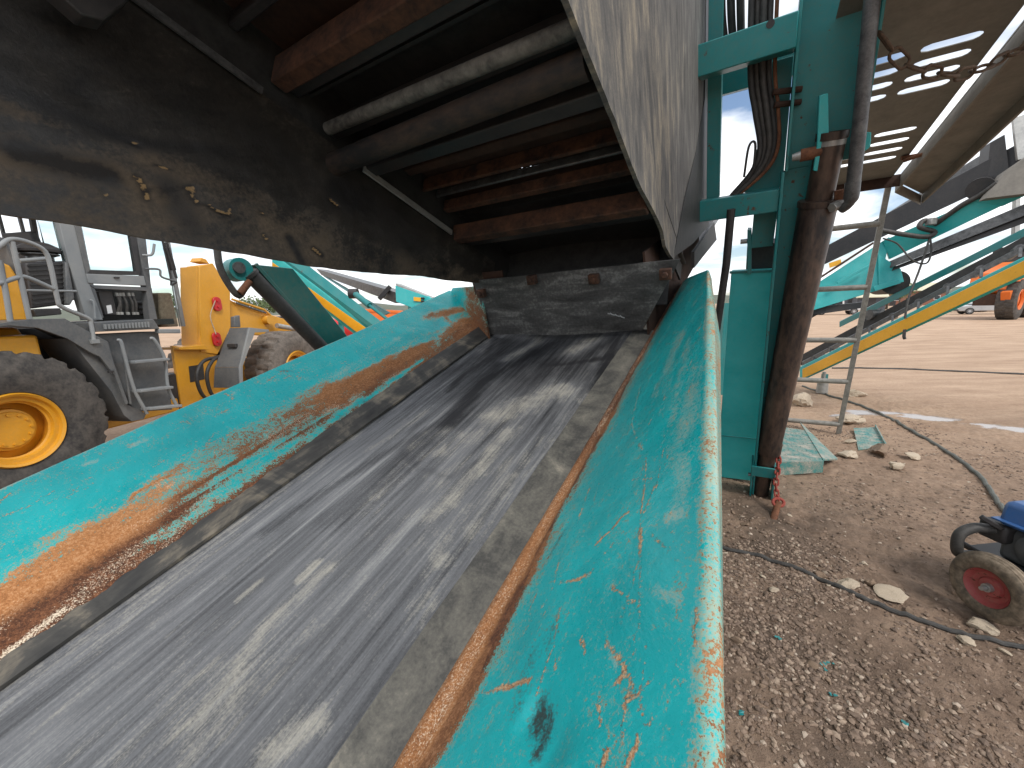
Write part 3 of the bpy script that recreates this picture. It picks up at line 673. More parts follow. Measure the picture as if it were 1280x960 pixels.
qb = np.interp(S_, [-1.2, 0, .14, .42, .8, 1.0, 1.22, 1.5, 1.8, 2.05], [.18, .28, .325, .385, .475, .525, .60, .69, .775, .845]) + .012*(fbm(S_*7, S_*0, 19, 4)-.5)
qt = 1.005 + 0*S_
Q_ = qb + (qt-qb)*T_
U_ = -1.5 + .03*(fbm(S_*1.6, T_*1.3, 23, 3)-.5) + .006*(fbm(S_*9, T_*6, 24, 3)-.5) + .03*(1-T_)**2*np.sin(S_*3.1)
Y_, Z_ = BQ*S_+BQ2*Q_, -BQ2*S_+BQ*Q_
mud = .55*(1-sstep(.15, .62, T_))*(.3+1.0*fbm(S_*2.2, Q_*2.2, 29, 4)); blk = np.zeros(S_.shape); gou = np.zeros(S_.shape)
def FS(p): return p[1:]
for pts, wd, k_ in (([(0.357, 0.293), (0.547, 0.256), (0.622, 0.178)], .035, .8), ([(0.889, 0.07), (1.139, -0.064)], .08, .6), ([(0.414, 0.404), (0.502, 0.357)], .03, .6),
   ([(0.629, 0.271), (0.925, 0.144)], .05, .55), ([(0.98, -0.153), (1.314, -0.17)], .09, .5), ([(0.341, 0.21), (0.509, 0.109)], .03, .6)):
    mud = np.maximum(mud, k_*stroke(Y_, Z_, pts, wd, .9))
for pts, wd, k_ in (([(0.398, 0.308), (0.447, 0.28), (0.532, 0.243)], .038, 1.0), ([(0.433, 0.44), (0.528, 0.378), (0.634, 0.32), (0.887, 0.293)], .026, .75),
   ([(0.652, 0.196), (0.66, 0.083)], .05, .6), ([(1.249, 0.168), (1.613, -0.122)], .14, .6), ([(0.951, 0.004), (0.959, -0.086)], .02, .8), ([(0.947, 0.362), (1.235, 0.139)], .1, .45)):
    blk = np.maximum(blk, k_*stroke(Y_, Z_, pts, wd, .7))
gl = (([(0.591, 0.235), (0.596, 0.214), (0.588, 0.18)], .006), ([(0.701, 0.196), (0.719, 0.197), (0.704, 0.18), (0.707, 0.157)], .006),
   ([(0.734, 0.147), (0.753, 0.125), (0.783, 0.114), (0.797, 0.127)], .005), ([(0.504, 0.211), (0.503, 0.199)], .008), ([(0.861, 0.032), (0.866, 0.017)], .007),
   ([(1.034, -0.048), (1.061, -0.079)], .009), ([(0.633, 0.317), (0.634, 0.305)], .004), ([(1.202, 0.112), (1.226, 0.085)], .007), ([(0.645, 0.264), (0.688, 0.249)], .003), ([(0.892, 0.106), (0.895, 0.095)], .006))
for gi_, (pts, wd) in enumerate(gl):
    wd = wd*1.25 if gi_ < 3 else wd*.75
    gou = np.maximum(gou, stroke(Y_+.006*(fbm(S_*30, Q_*30, 81, 3)-.5), Z_, pts, wd*.85, .6)); blk = np.maximum(blk, .8*stroke(Y_, Z_, pts, wd*1.9, .6))
U_ -= .004*gou
blk *= .35+1.2*fbm(S_*6, Q_*6, 83, 5, .6); mud *= .5+fbm(S_*8, Q_*8, 84, 4)
mp('rubber_flap', gridmesh('rubber_flap', np.stack([U_, Y_, Z_], -1), np.array([-.013, 0, 0]), {'mud': mud, 'blk': blk, 'gouge': gou}), 'flap', label='long black mud-stained rubber flap on the left of the chute')
mp('inner_side_plate', MB().prism([(-.50, 2.12, -.90), (-.50, 4.2, -.90), (-.50, 4.2, -.48), (-.50, 2.12, -.40)], (-.012, 0, 0)), 'rust_dark')
mp('corner_filler', MB().box((-1.60, 2.125, -.56), (-1.36, 2.135, -.42)), 'rust_dark')  # added dark panel, blocks a sky leak beside the end curtain
# right rubber sheet, outer face towards the viewer
n = NT('scoured_rubber_sheet'); v3 = n.coord(); v = n.coord((1, 5.5, 1.3), rot=(-.45, 0, 0)); 
a = n.noise(v, 3.0, 9, .68, .5); b = n.noise(v3, 2.6, 5, .6, .4); g = n.noise(v3, 130, 5, .7)
f = n.math('ADD', n.math('MULTIPLY', a, .62), n.math('ADD', n.math('MULTIPLY', b, .23), n.math('MULTIPLY', g, .15)))
tan_ = n.attr('tan')
c = n.ramp(f, [(.34, (.030, .029, .028)), (.47, (.105, .10, .095)), (.58, (.185, .178, .165)), (.70, (.32, .30, .26))])
c2 = n.ramp(f, [(.36, (.045, .038, .03)), (.50, (.20, .165, .115)), (.64, (.40, .335, .24))])
k = n.ramp(n.math('ADD', tan_, n.math('MULTIPLY', n.math('SUBTRACT', f, .5), 3.0)), [(.3, 0.0), (.8, 1.0)])
MAT['sheet'] = n.fin(n.mix(k, c, c2), .72, n.bump(f, .4, .006))
poly_b = [(0.2, 1.05), (1.173, 0.372), (1.302, 0.264), (1.485, 0.138), (1.641, 0.006), (1.793, -0.102), (2.163, -0.319), (2.228, -0.409), (2.438, -0.523)]
pb = np.array(poly_b); Lb = np.concatenate([[0], np.cumsum(np.hypot(*np.diff(pb, axis=0).T))]); Lb /= Lb[-1]
# upper rear boundary of the sheet, point for point
pt_ = np.array([(.9, 2.3), (2.265, 0.732), (3.902, 1.026), (3.934, 0.64), (3.91, 0.323), (3.428, -0.008), (2.883, -0.278), (2.573, -0.48)])
Lt = np.linspace(0, 1, len(pt_))
s_ = np.linspace(0, 1, 160); k_ = np.linspace(0, 1, 60)
Bp = np.stack([np.interp(s_, Lb, pb[:, i]) for i in (0, 1)], -1); Tp = np.stack([np.interp(s_, Lt, pt_[:, i]) for i in (0, 1)], -1)
Bp[:, 1] += .010*(fbm(s_*26, s_*0, 33, 3)-.5); 
P = Bp[:, None]*(1-k_[None, :, None]) + Tp[:, None]*k_[None, :, None]
Us = -.43 + .012*(fbm(P[..., 0]*2, P[..., 1]*2, 35, 3)-.5) + .010*(1-k_[None, :])**3
tan = .42*(1-sstep(.25, .85, k_[None, :]+.3*(fbm(P[..., 0]*2.5, P[..., 1]*2.5, 37, 4)-.5)))
mp('rubber_sheet', gridmesh('rubber_sheet', np.stack([Us, P[..., 0], P[..., 1]], -1), np.array([-.016, 0, 0]), {'tan': tan}), 'sheet', label='big grey rubber sheet streaked with tan mud')
mb = MB().prism([(-.425,)+(2.46, -0.511), (-.425,)+(2.85, -0.275), (-.425,)+(3.388, -0.008), (-.425,)+(3.864, 0.319), (-.425,)+(3.904, 0.983), (-.425,)+(4.411, 1.092), (-.425,)+(4.523, 0.497), (-.425,)+(4.238, -0.632), (-.425,)+(3.22, -0.586)], (-.012, 0, 0))
mp('rubber_sheet', mb, 'rubber_black', label='dark rubber sheet behind the streaked one')
mb = MB().prism([(-.41,)+(3.184, -0.636), (-.41,)+(4.575, -0.652), (-.41,)+(4.862, -0.871), (-.41,)+(3.183, -0.749)], (-.02, 0, 0))
mp('rubber_strip', mb, 'rubber_black')
# ceiling sheets with light slots
def ceil(name, s0, s1, q0, mat, holes=(), u0=-1.545, u1=-.425):
    us_ = np.linspace(u0, u1, 106); ss_ = np.linspace(s0, s1, int((s1-s0)/.008)+2)
    mb = MB(); vs_ = [SQ(u_, s_, q0+.012*math.sin(u_*5+s_*3)) for u_ in us_ for s_ in ss_]; fs_ = []
    ns_ = len(ss_)
    hs = set()
    for (hu, hs0, du, dsn) in holes:
        for i in range(len(us_)-1):
            for j in range(ns_-1):
                if hu <= us_[i] < hu+du and hs0 <= ss_[j] < hs0+dsn: hs.add((i, j))
    for i in range(len(us_)-1):
        for j in range(ns_-1):
            if (i, j) not in hs: fs_.append((i*ns_+j, i*ns_+j+1, (i+1)*ns_+j+1, (i+1)*ns_+j))
    mb.add(vs_, fs_); o = mp(name, mb, mat, fix=False); md = o.modifiers.new('thick', 'SOLIDIFY'); md.thickness = .004; return o
def sq_of(p): return (BQ*p[1]-BQ2*p[2])
h1 = [(-1.0923+.035*i, BQ*1.4889-BQ2*0.4363-.002*i, .024, .03) for i in range(4)]
ceil('roof_plate', -1.3, .78, 1.22, 'rust_dark', [])
ceil('roof_plate', .78, 1.12, 1.23, 'rubber_black', [(-1.095+.04*i, BQ*1.5063-BQ2*0.4361, .025, .025) for i in range(4)])
rh = random.Random(4)
h3 = [(-1.056+rh.uniform(0, .14), BQ*1.925-BQ2*0.1004+rh.uniform(-.04, .04), .009, .007) for i in range(14)] + \
     [(-1.0156+.012*i, BQ*1.9639-BQ2*0.0727+.012*(i % 3), .01, .008) for i in range(6)]
ceil('roof_plate', 1.12, 1.72, 1.20, 'rust_dark', h3)
ceil('roof_plate', 1.72, 2.75, 1.16, 'rubber_black', [])
for s_ in (.78, 1.12, 1.72): mp('roof_joint', MB().bar(SQ(-1.54, s_, 1.215), SQ(-.428, s_, 1.215), .012, .15, (0, BQ2, BQ)), 'rubber_black')
def wall(name, u, s0, s1, q0, q1, mat): mp(name, MB().prism([SQ(u, s0, q0), SQ(u, s1, q0), SQ(u, s1, q1), SQ(u, s0, q1)], (-.012 if u < -1 else .012, 0, 0)), mat)
wall('box_wall', -1.530, -1.3, 2.75, .97, 1.35, 'rubber_black'); wall('box_wall', -.464, -1.3, 2.75, 1.05, 1.35, 'rubber_black')
mp('end_wall', MB().prism([SQ(-1.54, 2.3, .74), SQ(-.44, 2.3, .74), SQ(-.44, 2.3, 1.25), SQ(-1.54, 2.3, 1.25)], (0, .012, -.008)), 'rubber_black')
def beam(s, q, w, h, mat, u0=-1.515, u1=-.438, name='cross_beam', label=None):
    return mp(name, MB().bar(SQ(u0, s, q), SQ(u1, s, q), w, h, (0, BQ2, BQ)), mat, bevel=.006, label=label)
beam(.66, 1.12, .06, .10, 'rust_beam', label='rusty red-brown cross beam under the screen box')
beam(.715, 1.135, .04, .09, 'black')
mp('cross_pipe', MB().tube([SQ(-1.47, .835, 1.03), SQ(-.438, .855, 1.035)], .023, 18), 'pipe_pale', label='pale grey pipe across the box')
beam(.89, 1.085, .03, .09, 'black'); beam(1.0, 1.06, .03, .08, 'black')
mp('cross_pipe', MB().tube([SQ(-1.515, .905, .935), SQ(-.45, .945, 1.01)], .042, 18), 'pipe_dark', label='thick dark brown pipe across the box')
beam(1.06, 1.05, .06, .12, 'black'); beam(1.17, 1.12, .015, .05, 'steel_dark'); beam(1.40, 1.14, .02, .07, 'rust_beam'); beam(1.28, 1.16, .05, .06, 'rust_dark'); beam(1.58, 1.12, .04, .06, 'rust_beam'); beam(.36, 1.16, .06, .05, 'rust_beam'); beam(.50, 1.17, .03, .05, 'black'); beam(1.50, 1.15, .015, .04, 'steel_dark')
beam(1.69, 1.01, .06, .09, 'rust_beam', label='rusty cross beam nearest the end curtain'); beam(1.80, 1.05, .05, .10, 'black')
mp('edge_strip', MB().bar(SQ(-1.483, 1.02, .985), SQ(-1.483, 1.62, .985), .010, .028, (0, BQ2, BQ)), 'steel', bevel=.002, label='bright worn steel strip on top of the left flap')
mp('edge_strip', MB().bar(SQ(-1.483, .18, 1.0), SQ(-1.483, .60, 1.0), .010, .022, (0, BQ2, BQ)), 'steel_dark')
mp('hanger_bracket', MB().prism([(-1.42, 0.562, 0.602), (-1.42, 0.773, 0.645), (-1.42, 0.711, 0.589), (-1.42, 0.642, 0.543), (-1.42, 0.603, 0.546)], (.06, 0, 0)), 'black', bevel=.004)
for (x0, y0, z0) in (SQ(-1.2, .5, 1.2), SQ(-1.05, .42, 1.2)):
    mp('mud_clump', MB().tube([(x0, y0, z0), (x0+.012, y0+.01, z0-.03), (x0+.02, y0, z0-.06)], [.014, .02, .006], 8), 'rock_brown')
rw = random.Random(3)
for k_ in range(5):
    p0 = np.array(SQ(-1.25+.07*k_, .38+.03*k_, 1.21)); pts = [p0]
    for j in range(5): p0 = p0 + np.array([rw.uniform(-.02, .03), rw.uniform(-.02, .02), -.022]); pts.append(p0)
    mp('loose_wire', MB().tube(smoothpath(pts, 4), .0022, 5), 'steel')
# --- right leg and frame -----------------------------------------------------------------
def mbar(p, q, w, h, up): return MB().bar(p, q, w, h, up)
MVv = (0, 1, 0)
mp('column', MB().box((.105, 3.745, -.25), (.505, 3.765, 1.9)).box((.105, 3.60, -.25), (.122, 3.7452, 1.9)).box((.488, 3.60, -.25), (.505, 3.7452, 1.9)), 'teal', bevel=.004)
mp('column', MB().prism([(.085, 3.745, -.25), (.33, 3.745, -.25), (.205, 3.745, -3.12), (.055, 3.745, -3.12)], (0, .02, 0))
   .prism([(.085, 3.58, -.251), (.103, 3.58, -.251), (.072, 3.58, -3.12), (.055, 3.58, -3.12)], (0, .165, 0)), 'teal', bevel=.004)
TB, TT_ = np.array((0.127, 3.647, -3.156)), np.array((0.341, 3.6, -0.065))
TB[1] = 3.66
def tpt(f): return tuple(TB*(1-f)+TT_*f)
mb = MB().tube([tpt(.17), tpt(.172), tpt(.205), tpt(.21), tpt(.86), tpt(.865)], [.086, .098, .098, .092, .112, .106], 28)
TUBE = mp('leg_tube', mb, 'tube')
mp('inner_tube', MB().tube([tpt(-.02), tpt(.18)], .070, 24), 'tube', TUBE)
mp('neck', MB().tube([tpt(.86), tpt(.872), tpt(.873), tpt(.985), tpt(.986), tpt(1.0)], [.122, .122, .080, .080, .088, .088], 24, caps=False), 'tube', TUBE)
mp('rim_cap', MB().tube([tpt(.975), tpt(.985)], .081, 24), 'steel', TUBE)
# clevis and pin
mp('clevis', MB().prism([(0.246, 3.54, 0.148), (0.288, 3.54, 0.149), (0.323, 3.54, -0.127), (0.308, 3.54, -0.288), (0.256, 3.54, -0.268), (0.261, 3.54, -0.113)], (0, .10, 0)), 'teal_clean', bevel=.005)
mp('clevis', MB().prism([(0.484, 3.56, -0.098), (0.527, 3.56, -0.112), (0.534, 3.56, -0.191), (0.5, 3.56, -0.218)], (0, .10, 0)), 'teal_clean', bevel=.004)
p0 = np.array((0.231, 3.57, -0.166))
PIN = mp('hinge_pin', MB().tube([tuple(p0-[.05, 0, 0]), tuple(p0+[.12, 0, 0])], .038, 16), 'rust')
mp('grease_nipple', MB().tube([tuple(p0-[.095, .01, .003]), tuple(p0-[.05, .01, 0])], [.022, .030], 10), 'steel', PIN)
# hydraulic pipe and elbow
mp('steel_pipe', MB().tube(smoothpath([(0.42, 3.46, 0.657), (0.435, 3.46, 0.317), (0.453, 3.46, -0.071), (0.464, 3.46, -0.385)], 6), .037, 20), 'steel_dark')
mp('hose_ferrule', MB().tube(smoothpath([(0.461, 3.46, -0.366), (0.464, 3.46, -0.45), (0.455, 3.47, -0.496), (0.43, 3.5, -0.525)], 6), [.040]*7+[.040, .038, .034, .03, .03, .028, .028, .028, .028, .028, .028, .028], 18), 'steel_dark')
q0 = np.array((0.394, 3.5, -0.495))
mp('elbow_fitting', MB().tube([tuple(q0-[.02, .03, .01]), tuple(q0+[.03, .02, 0])], .032, 6), 'steel', bevel=.003)
mp('elbow_fitting', MB().tube([tuple(np.array((0.413, 3.55, -0.412))), tuple(np.array((0.423, 3.55, -0.531)))], .03, 12), 'rust')
# cross members
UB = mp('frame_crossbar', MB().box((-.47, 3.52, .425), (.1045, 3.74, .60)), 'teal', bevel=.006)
hc = np.array((-0.034, 3.52, 0.582))
mp('bolt_hole', MB().lathe([(-.002, 0), (-.002, .022), (.01, .022)], 16, (hc[0], 3.5195, min(.58, max(.45, hc[2]))), 'y'), 'rubber_black', UB)
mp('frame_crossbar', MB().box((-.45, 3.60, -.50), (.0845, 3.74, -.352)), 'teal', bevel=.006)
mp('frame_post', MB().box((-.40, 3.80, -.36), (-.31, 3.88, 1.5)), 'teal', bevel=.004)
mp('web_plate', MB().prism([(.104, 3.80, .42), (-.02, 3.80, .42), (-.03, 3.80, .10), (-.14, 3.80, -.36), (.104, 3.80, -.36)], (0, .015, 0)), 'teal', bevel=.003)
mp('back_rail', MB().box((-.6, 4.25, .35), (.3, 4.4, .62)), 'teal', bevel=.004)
st = [(-0.069, 3.78, -0.519), (0.085, 3.78, -0.519), (0.072, 3.78, -0.773), (-0.078, 3.78, -0.775)]
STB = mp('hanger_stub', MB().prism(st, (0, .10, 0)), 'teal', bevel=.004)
for px in (np.array((-0.12, 3.8, -0.718)), np.array((0.12, 3.8, -0.717))):
    mp('bolt', MB().tube([tuple(px-[.03, 0, 0]), tuple(px+[.03, 0, 0])], .02, 6), 'steel', STB)
for k_, mt in ((0, 'rubber_black'), (1, 'hose'), (2, 'hose'), (3, 'rubber_black'), (4, 'rust')):
    x = .016*k_
    a0 = np.array((-0.134, 3.7, 0.409)); a1 = np.array((-0.093, 3.7, 0.155)); a2 = np.array((-0.052, 3.7, -0.071)); a3 = np.array((-0.093, 3.7, -0.215)); a4 = np.array((-0.221, 3.7, -0.36))
    off = np.array([.034*k_, .02*(k_ % 2), .0])
    pts = [a0+off+[-.02, 0, .7], a0+off, a1+off*.95, a2+off*.8, a3+off*.7, a4+off*.35]
    mp('hydraulic_hose', MB().tube(smoothpath(pts, 6), .019 if mt != 'rust' else .012, 10), mt)
mp('hose_clip', MB().tube([(0.002, 3.68, 0.238), (0.161, 3.72, 0.216)], .018, 8), 'rust_dark'); mp('hose_clip', MB().tube([(0.016, 3.68, 0.163), (0.163, 3.72, 0.145)], .018, 8), 'rust_dark')
mp('hose_clip', MB().tube(smoothpath([(-0.141, 3.66, -0.24), (-0.12, 3.66, -0.051), (-0.082, 3.66, -0.039), (-0.083, 3.66, -0.199)], 5), .008, 8), 'rubber_black')
for k_ in range(3):
    mp('hydraulic_hose', MB().tube(smoothpath([np.array((-0.338, 3.85, 0.941))+[.05*k_, 0, .3], np.array((-0.325, 3.85, 0.814))+[.055*k_, 0, 0], np.array((-0.306, 3.85, 0.636))+[.05*k_, .03, 0]], 5), .025, 10), 'rubber_black')
mp('strut_rod', MB().tube([(-0.206, 3.5, -0.426), (-0.226, 3.5, -0.813), (-0.302, 3.5, -1.55)], .028, 14), 'rubber_black')
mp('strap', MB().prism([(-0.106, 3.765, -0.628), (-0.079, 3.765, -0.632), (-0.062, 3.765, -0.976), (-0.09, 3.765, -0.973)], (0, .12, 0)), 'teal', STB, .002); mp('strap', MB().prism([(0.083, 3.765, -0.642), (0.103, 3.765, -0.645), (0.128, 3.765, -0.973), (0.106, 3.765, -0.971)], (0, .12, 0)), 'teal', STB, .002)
# leg box
lb = [(-0.211, 3.86, -0.961), (0.091, 3.86, -0.974), (0.082, 3.86, -3.179), (-0.277, 3.86, -3.196)]
mb = MB().prism(lb, (.0, .16, -.03))
LB = mp('leg_box', mb, 'teal_pale', bevel=.006)
tp = [np.array(lb[0])+[-.012, -.010, -.022], np.array(lb[1])+[.010, -.010, -.022], np.array(lb[1])+[.010, -.010, -.004], np.array(lb[0])+[-.012, -.010, -.004]]
mp('rim', MB().prism(tp, (0, .03, .0)), 'teal', LB, .003)
wl = [(np.array(lb[0])*(1-f)+np.array(lb[3])*f, np.array(lb[1])*(1-f)+np.array(lb[2])*f) for f in (.755,)][0]
mp('weld_bead', MB().tube([tuple(wl[0]+[.004, -.001, 0]), tuple(wl[1]+[-.004, -.001, 0])], .006, 8), 'teal', LB)
mp('leg_head', MB().prism([(-0.107, 4.0, -0.784), (0.091, 4.0, -0.795), (0.102, 4.0, -1.037), (-0.108, 4.0, -1.026)], (0, .2, 0)), 'black', bevel=.004)
# socket bracket at the foot
for du in (-.095, .085):
    c0 = np.array(tpt(.055))+[du, 0, 0]
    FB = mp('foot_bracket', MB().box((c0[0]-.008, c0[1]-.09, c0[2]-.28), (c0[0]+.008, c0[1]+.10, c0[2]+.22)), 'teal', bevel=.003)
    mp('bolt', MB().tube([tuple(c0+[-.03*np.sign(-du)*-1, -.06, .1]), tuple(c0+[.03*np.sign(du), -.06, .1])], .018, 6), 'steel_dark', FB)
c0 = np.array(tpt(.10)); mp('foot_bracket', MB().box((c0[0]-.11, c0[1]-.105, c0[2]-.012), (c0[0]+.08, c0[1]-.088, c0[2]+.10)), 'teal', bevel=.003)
# --- steps of tread plate at the foot --------------------------------------------------------
n = NT('worn_tread_plate'); v = n.coord()
a = n.noise(v, 9, 7, .65, .3); g = n.noise(v, 60, 5, .7)
f = n.math('ADD', n.math('MULTIPLY', a, .6), n.math('MULTIPLY', g, .4))
MAT['tread'] = n.fin(n.ramp(f, [(.34, (.02, .17, .17)), (.44, (.06, .22, .20)), (.52, (.22, .25, .21)), (.62, (.42, .38, .32))]), .55, n.bump(f, .3, .004))
def W2M(p): return tuple(MROT @ (np.array(p)-[0, 0, CAM_H]))
def quadmap(c, a, b): 
    c = [np.array(x, float) for x in c]; return c[0]*(1-a)*(1-b)+c[1]*a*(1-b)+c[2]*a*b+c[3]*(1-a)*b
def tread(name, c4, nu, nv, parent, thick=.012, lug=.006, conv=lambda p: p):
    c = [np.array(x, float) for x in c4]; nn_ = np.cross(c[1]-c[0], c[3]-c[0]); nn_ /= np.linalg.norm(nn_)
    if nn_[2] < -.3: nn_ = -nn_
    mb = MB()
    top = [quadmap(c, a, b) for a, b in ((0, 0), (1, 0), (1, 1), (0, 1))]
    mb.prism([conv(p) for p in top], tuple(np.array(conv(top[0]-nn_*thick))-np.array(conv(top[0]))))
    for i in range(nu):
        for j in range(nv):
            a, b = (i+.5)/nu, (j+.5)/nv; s_ = .36/nu if (i+j) % 2 else .12/nu; t_ = .12/nv if (i+j) % 2 else .36/nv
            sg = 1 if (i+j) % 2 else -1
            q = [quadmap(c, a-s_, b-t_*.4), quadmap(c, a+s_*.4, b-t_), quadmap(c, a+s_, b+t_*.4), quadmap(c, a-s_*.4, b+t_)]
            mb.add([conv(p) for p in q]+[conv(quadmap(c, a+(.0 if 1 else 0), b)+nn_*lug)], [(0, 1, 4), (1, 2, 4), (2, 3, 4), (3, 0, 4)])
    return mb
stp = [(2.915, 4.131, 0.16), (3.382, 4.122, 0.16), (3.961, 5.17, 0.16), (3.689, 5.417, 0.16)]
STEP = mp('access_step', tread('access_step', stp, 9, 9, None, conv=W2M), 'tread', smooth=False)
fr = [np.array(stp[0]), np.array(stp[1]), np.array(stp[1])-[0, 0, .13], np.array(stp[0])-[0, 0, .155]]
mp('step_riser', tread('r', [fr[0]+[0, -.003, 0], fr[1]+[0, -.003, 0], fr[2]+[0, -.003, 0], fr[3]+[0, -.003, 0]], 10, 3, None, .008, conv=W2M), 'tread', STEP, smooth=False)
lp = [(3.396, 4.142, 0.17), (3.75, 4.37, 0.08), (4.081, 5.232, 0.08), (4.138, 5.542, 0.17)]
mp('step_flange', MB().prism([W2M(p) for p in lp], tuple(np.array(W2M((0, 0, -.02)))-np.array(W2M((0, 0, 0))))), 'tread', STEP, .002)
pl_ = [(4.315, 4.742, 0.035), (4.734, 4.827, 0.035), (5.299, 5.605, 0.035), (4.974, 5.594, 0.035)]
TP = part('tread_plate', tread('tread_plate', pl_, 8, 7, None), 'tread', None, smooth=False)
tag(TP, 'small turquoise tread plate lying loose on the dirt to the right of the ladder foot', 'metal plate')
part('plate_lip', MB().bar(np.array(pl_[1])+[0, 0, .012], np.array(pl_[2])+[0, 0, .012], .012, .05), 'tread', TP)
# --- walkway -------------------------------------------------------------------------------
PMv, PMw = 0.91, -0.4147; PQ = 2.041
def PWm(u, s, q=0): return (u, PMv*s - PMw*(PQ+q), PMw*s + PMv*(PQ+q))
def cell(mb, u0, u1, s0, s1, hu0, hu1, hs):
    """one rectangle with a round-ended slot cut out"""
    cu, cs = (hu0+hu1)/2, (s0+s1)/2; hl = (hu1-hu0)/2; rr = hs/2
    an = sorted(set([2*math.pi*k/32 for k in range(32)] + [math.atan2(b-cs, a-cu) % (2*math.pi) for a in (u0, u1) for b in (s0, s1)]))
    vs = []; N = len(an)
    for t in an:
        c, s = math.cos(t), math.sin(t)
        # slot boundary
        L_ = hl-rr
        k = rr/abs(s) if abs(s) > 1e-6 else 1e9
        if abs(k*c) > L_:
            ex = L_*(1 if c > 0 else -1); bq = ex*c; k = bq+math.sqrt(max(0, bq*bq-ex*ex+rr*rr))
        ks = []
        if c > 1e-9: ks.append((u1-cu)/c)
        if c < -1e-9: ks.append((u0-cu)/c)
        if s > 1e-9: ks.append((s1-cs)/s)
        if s < -1e-9: ks.append((s0-cs)/s)
        K = min(ks); vs += [PWm(cu+k*c, cs+k*s), PWm(cu+K*c, cs+K*s)]
    mb.add(vs, [(2*i, 2*i+1, (2*i+3) % (2*N), (2*i+2) % (2*N)) for i in range(N)])
mb = MB(); pit = .168; hs = .082
def rect(mb, u0, u1, s0, s1): mb.add([PWm(u0, s0), PWm(u1, s0), PWm(u1, s1), PWm(u0, s1)], [(0, 1, 2, 3)])
U0_, UM, U1_ = .30, .787, 1.20
rect(mb, U0_, U1_, 1.2, 3.77-pit/2)
for i in range(4):
    s_ = 3.77+pit*i; cell(mb, .43, UM, s_-pit/2, s_+pit/2, .47, .756, hs); cell(mb, UM, U1_, s_-pit/2, s_+pit/2, .818, 1.103, hs)
rect(mb, U0_, .43, 3.77-pit/2, 3.77+3.5*pit)
gap0, gap1 = 3.77+3.5*pit, 4.96-.09
rect(mb, U0_, U1_, gap0, gap1)
for i in range(4):
    s_ = gap1+.103*2*(i+.5)*.96; a_, b_ = gap1+.198*i, gap1+.198*(i+1); cell(mb, .43, UM, a_, b_, .47, .756, hs); cell(mb, UM, U1_, a_, b_, .818, 1.103, hs)
rect(mb, U0_, .43, gap1, gap1+.792); rect(mb, U0_, U1_, gap1+.792, 6.12)
WK = mp('walkway_panel', mb, 'walk', smooth=False, fix=True)
md = WK.modifiers.new('thick', 'SOLIDIFY'); md.thickness = .006; md.offset = 0
# frame channel beyond the bright gap
mb = MB().prism([PWm(1.265, 1.2, .0), PWm(1.66, 1.2, .0), PWm(1.66, 6.95, 0), PWm(1.265, 6.3, 0)], tuple(np.array(PWm(0, 0, .012))-np.array(PWm(0, 0, 0))))
mp('walkway_channel', mb, 'walk')
mp('walkway_channel', MB().prism([PWm(1.265, 1.2, -.006), PWm(1.285, 1.2, -.006), PWm(1.285, 6.3, -.006), PWm(1.265, 6.3, -.006)], tuple(np.array(PWm(0, 0, -.12))-np.array(PWm(0, 0, 0)))), 'walk')
mp('walkway_channel', MB().prism([PWm(1.645, 1.2, -.004), PWm(1.665, 1.2, -.004), PWm(1.665, 6.95, -.004), PWm(1.645, 6.95, -.004)], tuple(np.array(PWm(0, 0, -.10))-np.array(PWm(0, 0, 0)))), 'walk')
mp('end_flange', MB().prism([PWm(.5, 6.121, .01), PWm(1.264, 6.121, .01), PWm(1.264, 6.121, -.12), PWm(.5, 6.121, -.12)], (0, .012, 0)), 'rust_dark', bevel=.003)
mp('end_flange', MB().prism([PWm(1.266, 6.305, -.012), PWm(1.64, 6.93, -.012), PWm(1.64, 6.93, -.13), PWm(1.266, 6.305, -.13)], (0, .012, 0)), 'walk', bevel=.003)
for s_ in (2.5, 5.55):
    LT = mp('latch', MB().box((1.14, 0, 0), (1.30, .05, .035)), 'rust'); 
    LT.data.transform(Matrix.Translation(Vector(PWm(0, s_, -.05)))); mp('latch_bolt', MB().tube([PWm(1.16, s_, -.06), PWm(1.30, s_-.12, -.06)], .016, 8), 'rust', LT)
# --- ladder -----------------------------------------------------------------------------------
foot = np.array((4.653, 5.466, 0.0)); top = np.array((4.354, 4.884, 3.198))
cw = MROT[0]
def lad(f, k): return W2M(foot*(1-f)+top*f - cw*k)
LAD = mp('ladder_rail', MB().bar(lad(0, 0), lad(1.02, 0), .055, .035, MVv), 'ladder', bevel=.004)
mp('ladder_rail', MB().bar(lad(0, .72), lad(1.02, .72), .07, .035, MVv), 'ladder', bevel=.004)
for yy in (.045, .245, .425, .635, .862):
    mp('ladder_rung', MB().tube([lad(yy, .70), lad(yy, .01)], .034, 12), 'ladder')
# --- hydraulic ram and arm on the left ------------------------------------------------------------
A0, A1 = np.array((-2.4, 1.227, -0.116)), np.array((-2.4, 1.444, -0.642))
RAM = mp('hydraulic_ram', MB().tube([tuple(A0), tuple(A0+(A1-A0)*.03), tuple(A0+(A1-A0)*.03), tuple(A1+(A1-A0)*2.6)], [.048, .048, .042, .042], 20), 'rubber_black')
mp('ram_fitting', MB().tube([(-2.38, 1.202, -0.155), (-2.38, 1.127, -0.199)], .018, 10), 'rust', RAM)
mp('ram_eye', MB().lathe([(-.04, 0), (-.04, .06), (.04, .06), (.04, 0)], 24, (-2.42, 1.189, -0.087), 'x'), 'teal', RAM)
mp('ram_eye', MB().lathe([(-.055, 0), (-.055, .03), (.055, .03), (.055, 0)], 16, (-2.42, 1.177, -0.076), 'x'), 'steel_dark', RAM)
arm = [(-2.4, 1.273, -0.079), (-2.4, 1.482, -0.153), (-2.4, 1.654, -0.643), (-2.4, 1.488, -0.655)]
